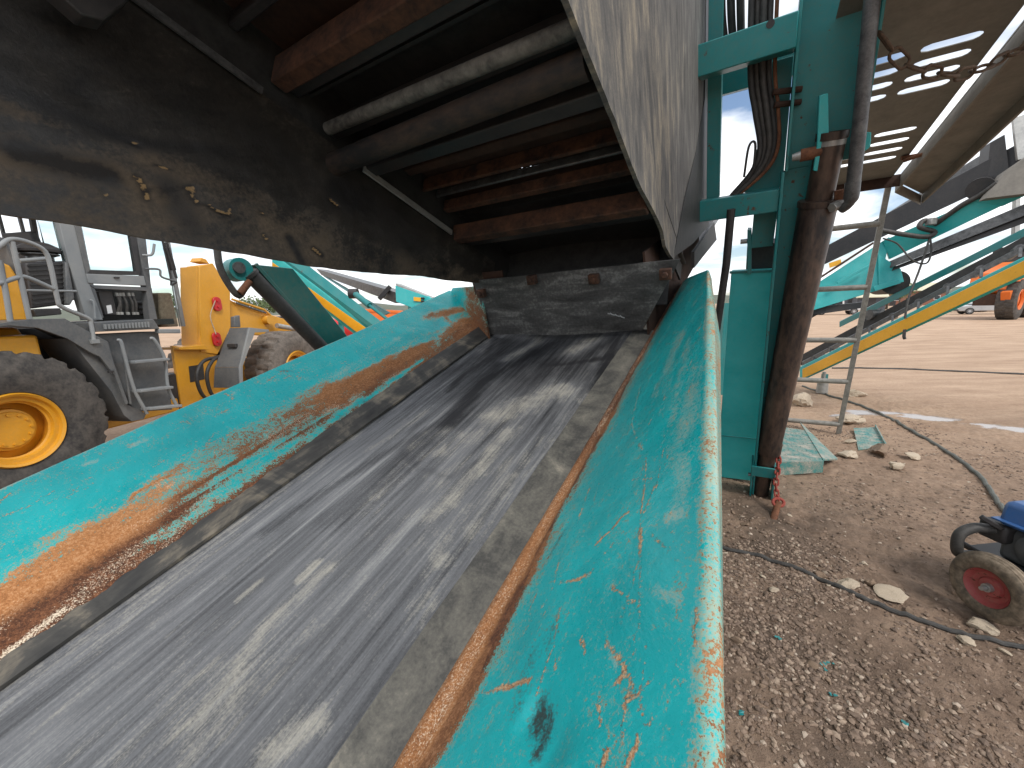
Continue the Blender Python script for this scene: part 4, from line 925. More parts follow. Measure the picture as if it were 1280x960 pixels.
dd_ = (np.array(arm[2])-np.array(arm[1]))*2.2
mp('lift_arm', MB().prism([arm[0], arm[1], tuple(np.array(arm[1])+dd_), tuple(np.array(arm[0])+dd_)], (-.10, 0, 0)), 'teal_shaded', bevel=.005)
mp('lift_arm', MB().bar(np.array(arm[0])+[.012, 0, 0], np.array(arm[0])+dd_+[.012, 0, 0], .022, .022, (1, 0, 0)), 'teal_shaded', bevel=.003)
mp('hydraulic_hose', MB().tube(smoothpath([(-2.4, 1.133, 0.04), (-2.4, 1.102, -0.055), (-2.4, 1.104, -0.152), (-2.4, 1.123, -0.21), (-2.4, 1.165, -0.187)], 6), .017, 12), 'hose')
mb = MB(); 
# --- body under and behind the belt -----------------------------------------------------------------
mp('belt_bed', MB().box((-1.50, -.70, -1.06), (-.62, 8.2, -.90)), 'steel_dark', bevel=.01)
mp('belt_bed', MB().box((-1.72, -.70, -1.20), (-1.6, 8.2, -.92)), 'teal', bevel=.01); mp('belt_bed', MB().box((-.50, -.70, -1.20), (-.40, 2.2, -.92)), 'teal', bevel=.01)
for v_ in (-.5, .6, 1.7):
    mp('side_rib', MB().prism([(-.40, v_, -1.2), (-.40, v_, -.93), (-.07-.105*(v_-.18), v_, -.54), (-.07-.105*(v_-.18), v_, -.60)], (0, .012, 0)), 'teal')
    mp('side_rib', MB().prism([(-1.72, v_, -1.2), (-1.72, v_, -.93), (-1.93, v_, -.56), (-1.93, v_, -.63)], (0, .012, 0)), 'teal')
mp('tail_drum', MB().tube([(-1.58, -.72, -.99), (-.58, -.72, -.99)], .14, 32), 'steel_dark')
wz = lambda x, y, z: W2M((x, y, z))
for (u_, v_) in ((-1.66, .2), (-.45, .2), (-1.66, 2.9), (-.45, 2.9)):
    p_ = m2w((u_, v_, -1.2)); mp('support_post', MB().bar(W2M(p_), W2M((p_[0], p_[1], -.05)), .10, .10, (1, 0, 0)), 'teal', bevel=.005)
# chassis further along
ch = [m2w((u_, v_, 0)) for u_, v_ in ((-1.55, 3.0), (-.55, 3.0), (-.55, 8.0), (-1.55, 8.0))]
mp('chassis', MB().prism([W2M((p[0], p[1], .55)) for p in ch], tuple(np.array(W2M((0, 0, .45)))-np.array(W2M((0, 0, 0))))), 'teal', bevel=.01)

# ================================================================== CHAINS
def link_mesh(name, L_, wd, r):
    mb = MB(); pts = []
    hl = (L_-wd)/2
    for k in range(16):
        a = 2*math.pi*k/16; x = math.cos(a)*wd/2 + (hl if math.cos(a) > 0 else -hl); pts.append((x, math.sin(a)*wd/2, 0))
    mb.tube(pts, r, 8, caps=False, closed=True); return mb.mesh(name)
def chain(name, label, pts, L_, wd, r, mat, n, cat='chain', roll0=0):
    P = [np.array(p) for p in smoothpath(pts, 12)]; seg = [np.linalg.norm(P[i+1]-P[i]) for i in range(len(P)-1)]; cum = np.concatenate([[0], np.cumsum(seg)])
    root = thing(name, label, cat, tuple(P[0])); me = link_mesh('chain_link', L_, wd, r); me.materials.append(MAT[mat])
    for i in range(n):
        s_ = (i+.5)/n*cum[-1]; p = np.array([np.interp(s_, cum, [q[k] for q in P]) for k in range(3)])
        p2 = np.array([np.interp(min(s_+.02, cum[-1]), cum, [q[k] for q in P]) for k in range(3)]); p1 = np.array([np.interp(max(s_-.02, 0), cum, [q[k] for q in P]) for k in range(3)])
        d = Vector(p2-p1).normalized(); rot = d.to_track_quat('X', 'Z').to_matrix().to_4x4() @ Matrix.Rotation(roll0 + (math.pi/2 if i % 2 else 0) + rnd.uniform(-.25, .25), 4, 'X')
        o = bpy.data.objects.new('chain_link', me); COL.objects.link(o); o.parent = root
        rot.translation = Vector(p-P[0]); o.matrix_local = rot
    return root
chain('rusty_chain', 'rusty brown chain slung from the turquoise column across the slotted walkway', [(2.065, 2.516, 3.333), (2.17, 2.517, 3.23), (2.278, 2.537, 3.175), (2.417, 2.564, 3.158), (2.58, 2.605, 3.159), (2.754, 2.641, 3.185), (2.922, 2.675, 3.258), (3.04, 2.695, 3.308), (3.221, 2.731, 3.391)], .128, .060, .0085, 'chain_rust', 10, roll0=.7)
rc = chain('red_chain', 'thin red chain hanging beside the foot of the brown leg tube', [(2.461, 3.531, 0.563), (2.444, 3.481, 0.411), (2.404, 3.428, 0.239), (2.401, 3.379, 0.089)], .068, .036, .0075, 'red_chain', 10)
pn_ = thing('locking_pin', 'rusty locking pin dangling on a red chain just above the dirt', 'pin', (2.322, 3.292, -0.043))
p0, p1 = np.array((2.395, 3.359, 0.092)), np.array((2.224, 3.194, -0.13)); l0 = np.array((2.322, 3.292, -0.043))
part('pin_shaft', MB().tube([tuple(p0-l0), tuple(p1-l0)], .028, 14), 'rust', pn_); part('pin_ring', MB().tube([tuple(p0-l0+np.array([.05*math.cos(a), .02*math.sin(a), .03*math.sin(a)])) for a in np.linspace(0, 6.28, 13)[:-1]], .014, 8, closed=True), 'red_chain', pn_)
# ================================================================== WHEEL LOADER
LZ = R(-10)
LOAD = thing('wheel_loader', 'big yellow and grey wheel loader with open side panel standing left of the hopper', 'wheel loader', tuple(LP0), LZ)
def lp(*a, **k): return part(a[0], a[1], a[2], a[3] if len(a) > 3 else LOAD, **k)
def wheel_parts(parent, cx, cy, cz, r, wdt, rimr, tyre_mat, rim_mat, side=1, lugs=22, bolts=12, name='wheel'):
    """axis along local x, outer face at cx (towards side)"""
    s = side; w = wdt
    hubm = MB().lathe([(cx-s*.13, 0), (cx-s*.13, rimr*.48), (cx-s*.15, rimr*.50), (cx-s*.155, rimr*.56), (cx-s*.22, rimr*.60), (cx-s*.26, rimr*.9)], 48, (0, cy, cz))
    hub = part(name, hubm, rim_mat, parent)
    for k in range(bolts):
        a = 2*math.pi*k/bolts; p = (cx-s*.13, cy+math.cos(a)*rimr*.41, cz+math.sin(a)*rimr*.41)
        part('bolt', MB().lathe([(-.005*s, .0), (-.005*s, rimr*.038), (.016*s, rimr*.034), (.016*s, 0)], 6, p), rim_mat, hub)
    part('rim', MB().lathe([(cx-s*.26, rimr*.88), (cx-s*.17, rimr*.80), (cx-s*.11, rimr*.74), (cx-s*.10, rimr*.78), (cx-s*.06, rimr*.80), (cx-s*.055, rimr*.90), (cx-s*.02, rimr*.92), (cx-s*.004, rimr*.985), (cx-s*.03, rimr*1.02), (cx-s*.06, rimr*1.0)], 64, (0, cy, cz)), rim_mat, hub)
    th = r-rimr
    prof = [(-.05, rimr*.98), (-.02, rimr*1.04), (.0, rimr+th*.2), (.012, rimr+th*.42), (.0, rimr+th*.66), (-.008, rimr+th*.70), (-.02, rimr+th*.80), (-.03, r*.955), (-.05, r*.985), (-.055, r), (-w*.3, r*1.005), (-w*.49, r*1.008), (-w*.51, r*1.008), (-w*.7, r*1.005), (-w+.055, r), (-w+.05, r*.985), (-w+.03, r*.955), (-w+.01, rimr+th*.7), (-w, rimr+th*.4), (-w+.05, rimr*.98)]
    n = lugs*8
    def mod(i, k, rr):
        if 7 <= i <= 16:
            half = 0 if i <= 11 else 4
            ph = (k + half + (2 if i in (10, 13) else 3 if i in (11, 12) else 0)) % 8
            dep = .034 if i not in (7, 16) else .015
            return rr - (dep if ph in (6, 7) else .004*math.sin(k*1.7))
        return rr
    part('tyre', MB().lathe([(cx+s*o if s > 0 else cx+s*o, q) for o, q in prof], n, (0, cy, cz), mod=mod), tyre_mat, hub, ang=30)
    return hub
wheel_parts(LOAD, 0, 0, .8, .8, .62, .375, 'tyre', 'yellow', 1)
wheel_parts(LOAD, 0, 4.15, .77, .77, .62, .375, 'tyre_dusty', 'yellow', 1)
wheel_parts(LOAD, -2.35, 0, .8, .8, .62, .375, 'tyre', 'yellow', -1)
wheel_parts(LOAD, -2.35, 4.15, .77, .77, .62, .375, 'tyre_dusty', 'yellow', -1)
def ext(name, pts, depth, mat, bevel=.006, parent=None, label=None):
    return lp(name, MB().prism(pts, (-depth, 0, 0)), mat, parent or LOAD, bevel=bevel, label=label)
# hull and counterweight
HULL = lp('rear_body', MB().prism([(-.66, -1.6, .75), (-.66, .75, .62), (-.66, .80, 1.1), (-.66, .55, 1.82), (-.66, -1.6, 1.85)], (-1.05, 0, 0)), 'yellow', bevel=.03)
lp('rear_body', MB().box((-.64, -1.5, 1.35), (-.15, .40, 1.74)), 'yellow', bevel=.03)
lp('belly', MB().box((-.75, .5, .45), (-1.6, 2.4, 1.0)), 'black', bevel=.02)
lp('belly', MB().box((-.72, .55, 1.0), (-.85, 1.05, 1.8)), 'black', bevel=.02)
lp('bonnet', MB().prism([(-0.5, 0.103, 2.455), (-0.5, 0.472, 2.507), (-0.5, 0.53, 2.487), (-0.5, 0.577, 2.331), (-0.5, 0.57, 1.878), (-0.5, -0.006, 1.885)], (-1.3, 0, 0)), 'yellow', bevel=.03)
lp('bonnet_seam', MB().prism([(-0.494, 0.455, 2.497), (-0.494, 0.473, 2.498), (-0.494, 0.431, 1.883), (-0.494, 0.406, 1.884)], (-.01, 0, 0)), 'grey')
lp('bonnet_trim', MB().prism([(-0.55, 0.471, 2.801), (-0.55, 0.597, 2.756), (-0.55, 0.626, 2.575), (-0.55, 0.615, 2.378), (-0.55, 0.577, 2.519), (-0.55, 0.561, 2.701), (-0.55, 0.452, 2.702)], (-.5, 0, 0)), 'grey', bevel=.01)
# fender arch
web = [(0.0, -0.06, 1.84), (0.0, 0.054, 1.873), (0.0, 0.277, 1.904), (0.0, 0.566, 1.903), (0.0, 0.792, 1.721), (0.0, 0.926, 1.617), (0.0, 0.942, 1.344), (0.0, 1.006, 0.838), (0.0, 0.968, 0.827), (0.0, 0.923, 1.199), (0.0, 0.812, 1.448), (0.0, 0.721, 1.515), (0.0, 0.546, 1.685), (0.0, 0.322, 1.812), (0.0, 0.111, 1.847), (0.0, -0.063, 1.825)]
FEND = lp('fender', MB().prism(web, (-.03, 0, 0)), 'grey', bevel=.004)
topl = web[:6]
mb = MB()
for a, b in zip(topl[:-1], topl[1:]):
    d = np.array([0, 0, -.02]); mb.prism([tuple(np.array(a)-[.031, 0, .002]), tuple(np.array(b)-[.031, 0, .002]), tuple(np.array(b)-[.031, 0, .022]), tuple(np.array(a)-[.031, 0, .022])], (-.6, 0, 0))
lp('fender_top', mb, 'grey', FEND)
fl = [(-0.06, 0.612, 1.681), (-0.06, 0.761, 1.511), (-0.06, 0.857, 1.423), (-0.06, 0.97, 1.17), (-0.06, 1.037, 0.809), (-0.06, 1.227, 0.642), (-0.06, 1.185, 0.578), (-0.06, 1.041, 0.587), (-0.06, 0.969, 0.691), (-0.06, 0.895, 1.005), (-0.06, 0.802, 1.22), (-0.06, 0.692, 1.473)]
lp('mudguard', MB().prism(fl, (-.5, 0, 0)), 'grey', FEND, bevel=.004)
lp('fender_clip', MB().bar((0.01, 0.851, 1.26), (0.01, 0.911, 1.26), .02, .02), 'black', FEND)
# handrails
def rail(pts, r=.022, n=6): return MB().tube(smoothpath(pts, n), r, 10)
HR = lp('handrail', rail([(-0.02, 0.288, 1.904), (-0.02, 0.296, 2.297), (-0.02, 0.302, 2.669)]), 'grey_light')
lp('handrail', rail([(-0.02, 0.075, 2.49), (-0.02, 0.207, 2.618), (-0.02, 0.301, 2.692), (-0.02, 0.43, 2.68), (-0.02, 0.543, 2.607), (-0.02, 0.562, 2.429), (-0.02, 0.555, 2.11), (-0.02, 0.581, 2.024), (-0.02, 0.791, 1.896), (-0.02, 0.809, 1.822), (0.0, 0.786, 1.648)]), 'grey_light')
lp('handrail', rail([(-0.02, 0.023, 2.221), (-0.02, 0.138, 2.257), (-0.02, 0.276, 2.319), (-0.02, 0.35, 2.324), (-0.02, 0.542, 2.219)]), 'grey_light')
lp('handrail', rail([(-0.02, 0.169, 2.478), (-0.02, 0.164, 2.212), (-0.02, 0.141, 1.885)]), 'grey_light')
lp('handrail', rail([(-0.3, 0.485, 2.516), (-0.3, 0.732, 2.567)]), 'grey_light'); lp('handrail', rail([(-0.3, 0.484, 2.209), (-0.3, 0.922, 2.215)], .014), 'grey_light')
lp('rail_foot', MB().box(tuple(np.array((0.0, 0.784, 1.639))-[.03, .04, .03]), tuple(np.array((0.0, 0.784, 1.639))+[.03, .04, .015])), 'grey_light')
# air cleaner
c0 = (-0.6, 0.853, 2.691); rr_ = abs(1.0479-0.6722)/2
ACL = lp('air_cleaner', MB().lathe([(-.05, 0), (-.05, rr_*.55), (-.03, rr_*.98), (-.005, rr_), (.03, rr_*.85), (.07, rr_*.5), (.085, rr_*.2), (.086, 0)], 36, (c0[0], c0[1], c0[2]), 'z'), 'black')
lp('inlet_neck', MB().lathe([(-.28, 0), (-.28, .11), (-.08, .11), (-.06, .16), (-.05, .16), (-.05, 0)], 24, c0, 'z'), 'steel_dark', ACL)
ENG = lp('engine_screen', MB().prism([(-0.45, 0.623, 2.52), (-0.45, 0.987, 2.574), (-0.45, 0.922, 2.071), (-0.45, 0.581, 2.017)], (-.5, 0, 0)), 'black', bevel=.02)
for yy in range(332, 384, 6):
    lp('screen_bar', MB().bar(tuple(np.array((-0.443, 0.626, 2.486))*(1-(yy-332)/52)+np.array((-0.443, 0.594, 2.035))*(yy-332)/52), tuple(np.array((-0.443, 0.96, 2.535))*(1-(yy-332)/52)+np.array((-0.443, 0.912, 2.08))*(yy-332)/52), .012, .014), 'rubber_black', ENG)
lp('engine_box', MB().prism([(-0.4, 0.954, 2.568), (-0.4, 0.978, 2.534), (-0.4, 0.966, 2.145), (-0.4, 0.902, 2.051), (-0.4, 0.875, 2.069)], (-.4, 0, 0)), 'grey', bevel=.02)
lp('engine_box', MB().prism([(-0.42, 0.575, 2.008), (-0.42, 0.818, 2.024), (-0.42, 0.819, 1.95), (-0.42, 0.587, 1.928)], (-.3, 0, 0)), 'black', bevel=.01)
# cab (side plane at off -.42)
def pil(name, p4, depth, mat='grey', parent=None, bevel=.006): return lp(name, MB().prism(p4, (-depth, 0, 0)), mat, parent or LOAD, bevel=bevel)
pil('cab_pillar', [(-0.42, 0.981, 3.417), (-0.42, 1.152, 3.464), (-0.42, 1.154, 2.342), (-0.42, 1.219, 1.871), (-0.42, 1.041, 1.877), (-0.42, 0.998, 2.491)], .10, 'grey_light')
pil('cab_pillar', [(-0.42, 1.855, 3.555), (-0.42, 1.993, 3.59), (-0.42, 1.887, 2.24), (-0.42, 1.893, 1.858), (-0.42, 1.781, 1.851), (-0.42, 1.827, 2.38), (-0.42, 1.817, 2.932)], .10, 'grey')
DOOR = pil('cab_door', [(-0.405, 1.137, 2.436), (-0.405, 1.808, 2.454), (-0.405, 1.816, 2.324), (-0.405, 1.14, 2.322)], .06, 'grey_light')
pil('door_frame', [(-0.41, 1.127, 3.369), (-0.41, 1.2, 3.387), (-0.41, 1.191, 2.488), (-0.41, 1.138, 2.427), (-0.41, 1.136, 2.588)], .05, 'grey', DOOR, .003)
pil('door_frame', [(-0.41, 1.755, 3.529), (-0.41, 1.857, 3.555), (-0.41, 1.774, 2.473), (-0.41, 1.718, 2.5)], .05, 'black', DOOR, .003)
pil('door_frame', [(-0.41, 1.191, 2.488), (-0.41, 1.72, 2.511), (-0.41, 1.783, 2.463), (-0.41, 1.138, 2.427)], .05, 'black', DOOR, .003)
pil('window', [(-0.43, 1.214, 3.392), (-0.43, 1.77, 3.534), (-0.43, 1.734, 2.502), (-0.43, 1.204, 2.481)], .006, 'glass', DOOR, 0)
lp('door_handle', MB().bar((-0.395, 1.428, 2.407), (-0.395, 1.485, 2.411), .02, .02), 'black', DOOR)
CABP = pil('cab_side', [(-0.42, 1.147, 2.304), (-0.42, 1.824, 2.303), (-0.42, 1.824, 2.249), (-0.42, 1.205, 2.258)], .1, 'grey')
pil('cab_side', [(-0.425, 1.157, 2.295), (-0.425, 1.209, 2.258), (-0.425, 1.237, 1.9), (-0.425, 1.179, 1.872)], .1, 'grey')
lp('recess', MB().prism([(-0.75, 1.379, 2.306), (-0.75, 2.166, 2.317), (-0.75, 2.123, 1.845), (-0.75, 1.4, 1.85)], (-.04, 0, 0)), 'rubber_black')
lp('recess_box', MB().prism([(-0.5, 1.282, 2.233), (-0.5, 1.446, 2.249), (-0.5, 1.451, 1.927), (-0.5, 1.304, 1.931)], (-.2, 0, 0)), 'black', bevel=.01)
lp('recess_label', MB().prism([(-0.495, 1.342, 2.053), (-0.495, 1.398, 2.063), (-0.495, 1.397, 1.959), (-0.495, 1.34, 1.95)], (-.004, 0, 0)), 'white')
for x0, y0, x1, y1 in ((143, 366, 150, 388), (151, 366, 158, 388), (158, 364, 166, 392), (163, 364, 170, 392), (147, 364, 146, 392)):
    f_ = (x0-140)/30
    pa = np.array((-0.52, 1.455, 2.219))*(1-f_)+np.array((-0.52, 1.751, 2.228))*f_; f2 = (x1-140)/30; pb_ = np.array((-0.52, 1.404, 1.95))*(1-f2)+np.array((-0.52, 1.697, 1.944))*f2
    VH = lp('valve_hose', MB().tube(smoothpath([pa, (pa+pb_)/2+[.03, .01, 0], pb_], 4), .016, 8), 'hose')
    lp('hose_end', MB().tube([tuple(pa+[0.02, 0, .0]), tuple(pa+[.02, .004, -.045])], .022, 8), 'steel', VH); lp('hose_end', MB().tube([tuple(pb_+[0.02, 0, .02]), tuple(pb_+[.02, .0, -.015])], .022, 8), 'steel', VH)
for yy in (0, 1, 2):
    q_ = np.array((-0.6, 1.871, 2.088))+[0, .01*yy, -.07*yy]; lp('filter_canister', MB().tube([tuple(q_-[0, .09, 0]), tuple(q_+[0, .09, 0])], .03, 12), 'black')
lp('grab_handle', MB().tube(smoothpath([(-0.4, 1.106, 2.118), (-0.38, 1.129, 2.089), (-0.38, 1.109, 1.893)], 5), .012, 8), 'grey_light')
# rear cab glass and roof
pil('window', [(-0.6, 0.921, 3.414), (-0.44, 1.025, 3.431), (-0.44, 1.011, 2.493), (-0.6, 0.901, 2.49)], .006, 'glass', None, 0)
lp('cab_pillar', MB().bar((-1.5, 1.437, 3.524), (-1.5, 1.409, 2.877), .04, .05), 'black')
lp('cab_roof', MB().prism([(-.35, .2, 3.62), (-.35, 2.2, 3.58), (-.35, 2.2, 3.45), (-.35, .2, 3.47)], (-1.5, 0, 0)), 'grey_light', bevel=.04)
lp('cab_floor', MB().box((-.45, .95, 1.78), (-1.75, 2.15, 1.86)), 'black')
for a_ in (1.05, 2.05): lp('cab_pillar', MB().bar((-1.75, a_, 1.85), (-1.75, a_+(-.02 if a_ < 1.5 else .02), 3.47), .08, .08, (1, 0, 0)), 'grey_light')
SEAT = lp('driver_seat', MB().box((-.95, 1.15, 2.15), (-1.45, 1.65, 2.28)), 'black', bevel=.03); lp('seat_back', MB().prism([(-.97, 1.12, 2.25), (-.97, 1.22, 2.25), (-.97, 1.12, 2.95), (-.97, 1.04, 2.95)], (-.46, 0, 0)), 'black', SEAT, bevel=.02)
for k in range(4):
    lp('far_mullion', MB().bar((-1.72, 1.25+.2*k, 2.3), (-1.72, 1.23+.2*k, 3.4), .03, .03, (1, 0, 0)), 'grey')
# windscreen, brown console behind it, mirror arms and guard bars
pil('window', [(-0.44, 2.077, 3.508), (-0.44, 2.215, 3.541), (-0.44, 2.23, 2.192), (-0.44, 2.232, 1.738), (-0.44, 1.912, 1.755), (-0.44, 1.914, 2.297)], .006, 'glass', None, 0)
lp('cab_console', MB().prism([(-0.6, 2.123, 2.241), (-0.6, 2.315, 2.247), (-0.6, 2.345, 1.735), (-0.6, 2.063, 1.738)], (-.6, 0, 0)), 'rock_brown', bevel=.02)
lp('cab_front_post', MB().bar((-0.9, 2.647, 3.79), (-0.9, 2.657, 1.725), .06, .06, (1, 0, 0)), 'grey_light')
for p in ([(-0.3, 2.07, 2.964), (-0.3, 2.092, 2.469), (-0.3, 2.078, 2.333)], [(-0.25, 2.056, 2.927), (-0.25, 2.127, 2.447)], [(-0.25, 2.09, 2.932), (-0.25, 2.137, 2.436)], [(-0.3, 2.078, 2.333), (-0.25, 2.129, 2.39)]):
    lp('mirror_arm', MB().tube(smoothpath(p, 4), .014, 8), 'black')
lp('mirror', MB().bar((-0.27, 2.083, 2.866), (-0.27, 2.116, 2.548), .02, .12, (1, 0, 0)), 'black', bevel=.01)
lp('mirror_bracket', MB().tube(smoothpath([(-0.38, 1.82, 2.731), (-0.32, 1.903, 2.749), (-0.3, 1.946, 2.892)], 5), .016, 8), 'grey_light')
lp('mirror_bracket', MB().tube(smoothpath([(-0.38, 1.818, 2.55), (-0.32, 1.964, 2.549), (-0.3, 1.962, 2.449), (-0.27, 2.146, 2.392)], 5), .014, 8), 'grey')
# tank step with ribs
TANK = pil('tank_step', [(-0.02, 0.837, 1.848), (-0.02, 1.516, 1.863), (-0.02, 1.575, 1.732), (-0.02, 0.824, 1.738)], .50, 'grey', bevel=.008)
for k in range(14):
    f_ = (k+.5)/14; a = np.array((-0.015, 0.917, 1.822))*(1-f_)+np.array((-0.015, 1.446, 1.834))*f_; b = np.array((-0.015, 0.915, 1.765))*(1-f_)+np.array((-0.015, 1.442, 1.761))*f_
    lp('step_rib', MB().bar(a, b, .022, .03, (1, 0, 0)), 'grey_light', TANK)
lp('side_bar', MB().bar((-0.05, 1.552, 1.702), (-0.05, 1.847, 1.684), .08, .06), 'grey_light', bevel=.01)
lp('side_panel', MB().prism([(-0.12, 0.903, 1.706), (-0.12, 1.629, 1.698), (-0.12, 1.621, 0.593), (-0.12, 1.134, 0.687)], (-.3, 0, 0)), 'grey', bevel=.01)
lp('step_rail', rail([(0.0, 1.022, 1.628), (0.02, 1.047, 1.606), (0.02, 1.057, 1.427), (0.02, 1.086, 0.996), (0.02, 1.176, 0.657)], .020, 5), 'grey_light'); lp('step_rail', rail([(0.0, 1.403, 1.617), (0.02, 1.443, 1.592), (0.02, 1.53, 1.325), (0.02, 1.501, 0.943), (0.02, 1.579, 0.641)], .020, 5), 'grey_light')
lp('step_rail', rail([(-0.03, 1.095, 1.572), (-0.03, 1.06, 1.052), (-0.03, 1.044, 0.818)], .015, 5), 'grey')
for p, q in (((0.02, 1.105, 1.34), (0.02, 1.53, 1.325)), ((0.02, 1.1, 0.972), (0.02, 1.512, 0.941)), ((0.03, 1.162, 0.726), (0.03, 1.575, 0.665))):
    lp('step_tread', MB().bar(p, q, .16, .035), 'grey_light', bevel=.006)
lp('lower_frame', MB().prism([(-.7, .9, .42), (-.7, 2.2, .42), (-.7, 2.2, .62), (-.7, .9, .62)], (-.9, 0, 0)), 'yellow', bevel=.02)
# front frame
tw = (-0.7, 2.887, 2.331)
at = tw[1]
lp('front_tower', MB().prism([(-0.7, 2.955, 2.698), (-0.7, 3.224, 2.776), (-0.7, 3.344, 2.569), (-0.7, 3.49, 2.284), (-0.7, 3.373, 1.656), (-0.7, 3.026, 1.215), (-0.7, 2.721, 1.292)], (-.05, 0, 0)), 'yellow', bevel=.008, label='yellow upright side plate with two red covers')
p_ = np.array((-0.7, 2.955, 2.698)); q_ = np.array((-0.7, 2.721, 1.292))
lp('front_tower', MB().prism([tuple(p_+[-.052, .0, 0]), tuple(q_+[-.052, 0, 0]), tuple(q_+[-.052, .05, 0]), tuple(p_+[-.052, .05, 0])], (-.33, 0, 0)), 'yellow', bevel=.005)
lp('front_tower', MB().prism([(-1.25, 3.273, 2.749), (-1.25, 3.696, 2.831), (-1.25, 3.518, 1.159), (-1.25, 2.936, 1.271)], (-.05, 0, 0)), 'yellow', bevel=.008)
for (px, nm) in (((-0.69, 3.155, 2.083), 'pin_cover'), ((-0.69, 3.034, 1.48), 'pin_cover')):
    c0 = np.array(px); rr_ = .072
    pts = []
    for k in range(24):
        a = 2*math.pi*k/24; pts.append((c0[0], c0[1]+math.cos(a)*rr_*1.15, c0[2]+math.sin(a)*rr_+(.05 if math.sin(a) > 0 else -.05)))
    CV = lp(nm, MB().prism(pts, (.03, 0, 0)), 'red', bevel=.008)
    for dz_ in (.05, -.05): lp('cover_bolt', MB().lathe([(0, 0), (0, .022), (.05, .02), (.05, 0)], 12, (c0[0], c0[1], c0[2]+dz_)), 'red', CV)
lp('warning_wire', MB().tube(smoothpath([tuple(np.array((-0.64, 3.093, 2.136))), tuple(np.array((-0.66, 2.972, 1.881))), tuple(np.array((-0.66, 3.005, 1.648))), tuple(np.array((-0.65, 3.011, 1.565)))], 5), .008, 6), 'rock')
lp('tower_cap', MB().prism([(-0.8, 3.065, 2.79), (-0.8, 3.122, 2.862), (-0.8, 3.209, 2.845), (-0.8, 3.257, 2.77)], (-.2, 0, 0)), 'yellow', bevel=.01)
lp('tower_shelf', MB().prism([(-0.62, 2.302, 1.415), (-0.62, 2.756, 1.409), (-0.62, 2.814, 1.322), (-0.62, 2.295, 1.378)], (-.5, 0, 0)), 'yellow', bevel=.005)
ff = lp('front_frame', MB().prism([(-0.72, 2.291, 1.442), (-0.72, 3.022, 1.258), (-0.72, 3.007, 0.834), (-0.72, 3.033, 0.094), (-0.72, 2.226, -0.017), (-0.72, 2.277, 0.961)], (-.06, 0, 0)), 'yellow', bevel=.008)
lp('frame_opening', MB().prism([(-0.715, 2.483, 1.084), (-0.715, 2.74, 1.086), (-0.715, 2.721, 0.828), (-0.715, 2.461, 0.822)], (-.005, 0, 0)), 'rubber_black', ff)
lp('front_frame', MB().box((-.79, at-.6, .45), (-1.5, at+1.6, 1.0)), 'yellow', bevel=.02)
for o_ in (0, 1):
    lp('articulation_hose', MB().tube(smoothpath([tuple(np.array((-0.62, 2.942, 1.183))+[0, .03*o_, 0]), tuple(np.array((-0.55, 2.597, 1.147))+[0, .16*o_, -.02*o_]), tuple(np.array((-0.52, 2.417, 0.937))+[0, .18*o_, 0]), tuple(np.array((-0.55, 2.472, 0.634))+[0, .16*o_, 0]), tuple(np.array((-0.6, 2.684, 0.406))+[0, .12*o_, 0])], 6), .028, 10), 'rubber_black')
# front fender
f0, f1, f2, f3 = [np.array(p) for p in ((0.0, 3.049, 1.669), (0.0, 2.731, 1.033), (0.0, 2.684, 0.69), (0.0, 3.472, 1.61))]
FF = lp('front_fender', MB().prism([tuple(f0), tuple(f1), tuple(f2), tuple(f2+[0, .05, 0]), tuple(f1+[0, .06, .01]), tuple(f0+[0, .10, -.09]), tuple(f3+[0, .0, -.04]), tuple(f3)], (-.03, 0, 0)), 'grey_light', bevel=.004)
def quad_plate(A, B, wa, wb, d):
    a_, b_ = tuple(A+[-.031, 0, 0]), tuple(B+[-.031, 0, 0])
    return MB().prism([a_, b_, tuple(B+[-.031-wb, 0, 0]), tuple(A+[-.031-wa, 0, 0])], d)
lp('fender_plate', quad_plate(f0, f1, .36, .46, (0, .012, 0)), 'grey', FF, bevel=.003)
lp('fender_plate', quad_plate(f1-[0, 0, .003], f2, .46, .50, (0, .012, 0)), 'grey', FF, bevel=.003)
lp('fender_plate', quad_plate(f0+[0, .016, 0], f3, .36, .36, (0, 0, -.012)), 'grey', FF, bevel=.003)
lm = np.array(f0)*.55+np.array(f1)*.45 + [-.2, -.03, 0]
lp('marker_lamp', MB().box(tuple(lm-[.10, .03, .03]), tuple(lm+[.06, .025, .03])), 'black', FF, bevel=.004)
lp('lamp_post', MB().prism([(-0.3, 3.084, 1.856), (-0.3, 3.205, 1.881), (-0.3, 3.184, 1.673), (-0.3, 3.051, 1.68)], (-.08, 0, 0)), 'grey', bevel=.01)
lp('work_lamp', MB().bar((-0.8, 3.331, 2.407), (-0.8, 3.555, 2.545), .12, .09), 'steel_dark', bevel=.01); lp('work_lamp', MB().bar((-0.8, 3.578, 2.575), (-0.8, 3.822, 2.562), .10, .08), 'black', bevel=.01)
lp('lamp_stalk', MB().tube([(-0.8, 3.291, 2.281), (-0.8, 3.369, 2.437)], .02, 8), 'black')
AR = lp('lift_arm', MB().prism([(-0.8, 3.389, 2.284), (-0.8, 3.601, 2.145), (-0.8, 4.352, 1.912), (-0.8, 5.133, 1.703), (-0.8, 5.98, 1.397), (-0.8, 5.743, 1.105), (-0.8, 4.683, 1.398), (-0.8, 3.85, 1.508), (-0.8, 3.401, 1.627)], (-.12, 0, 0)), 'yellow', bevel=.01)
lp('arm_pipe', MB().tube([(-0.76, 3.566, 2.173), (-0.76, 4.297, 1.976), (-0.76, 4.448, 1.861)], .022, 8), 'yellow', AR); lp('arm_pipe', MB().tube([(-0.74, 3.637, 2.1), (-0.74, 4.304, 1.912)], .018, 8), 'steel_dark', AR)
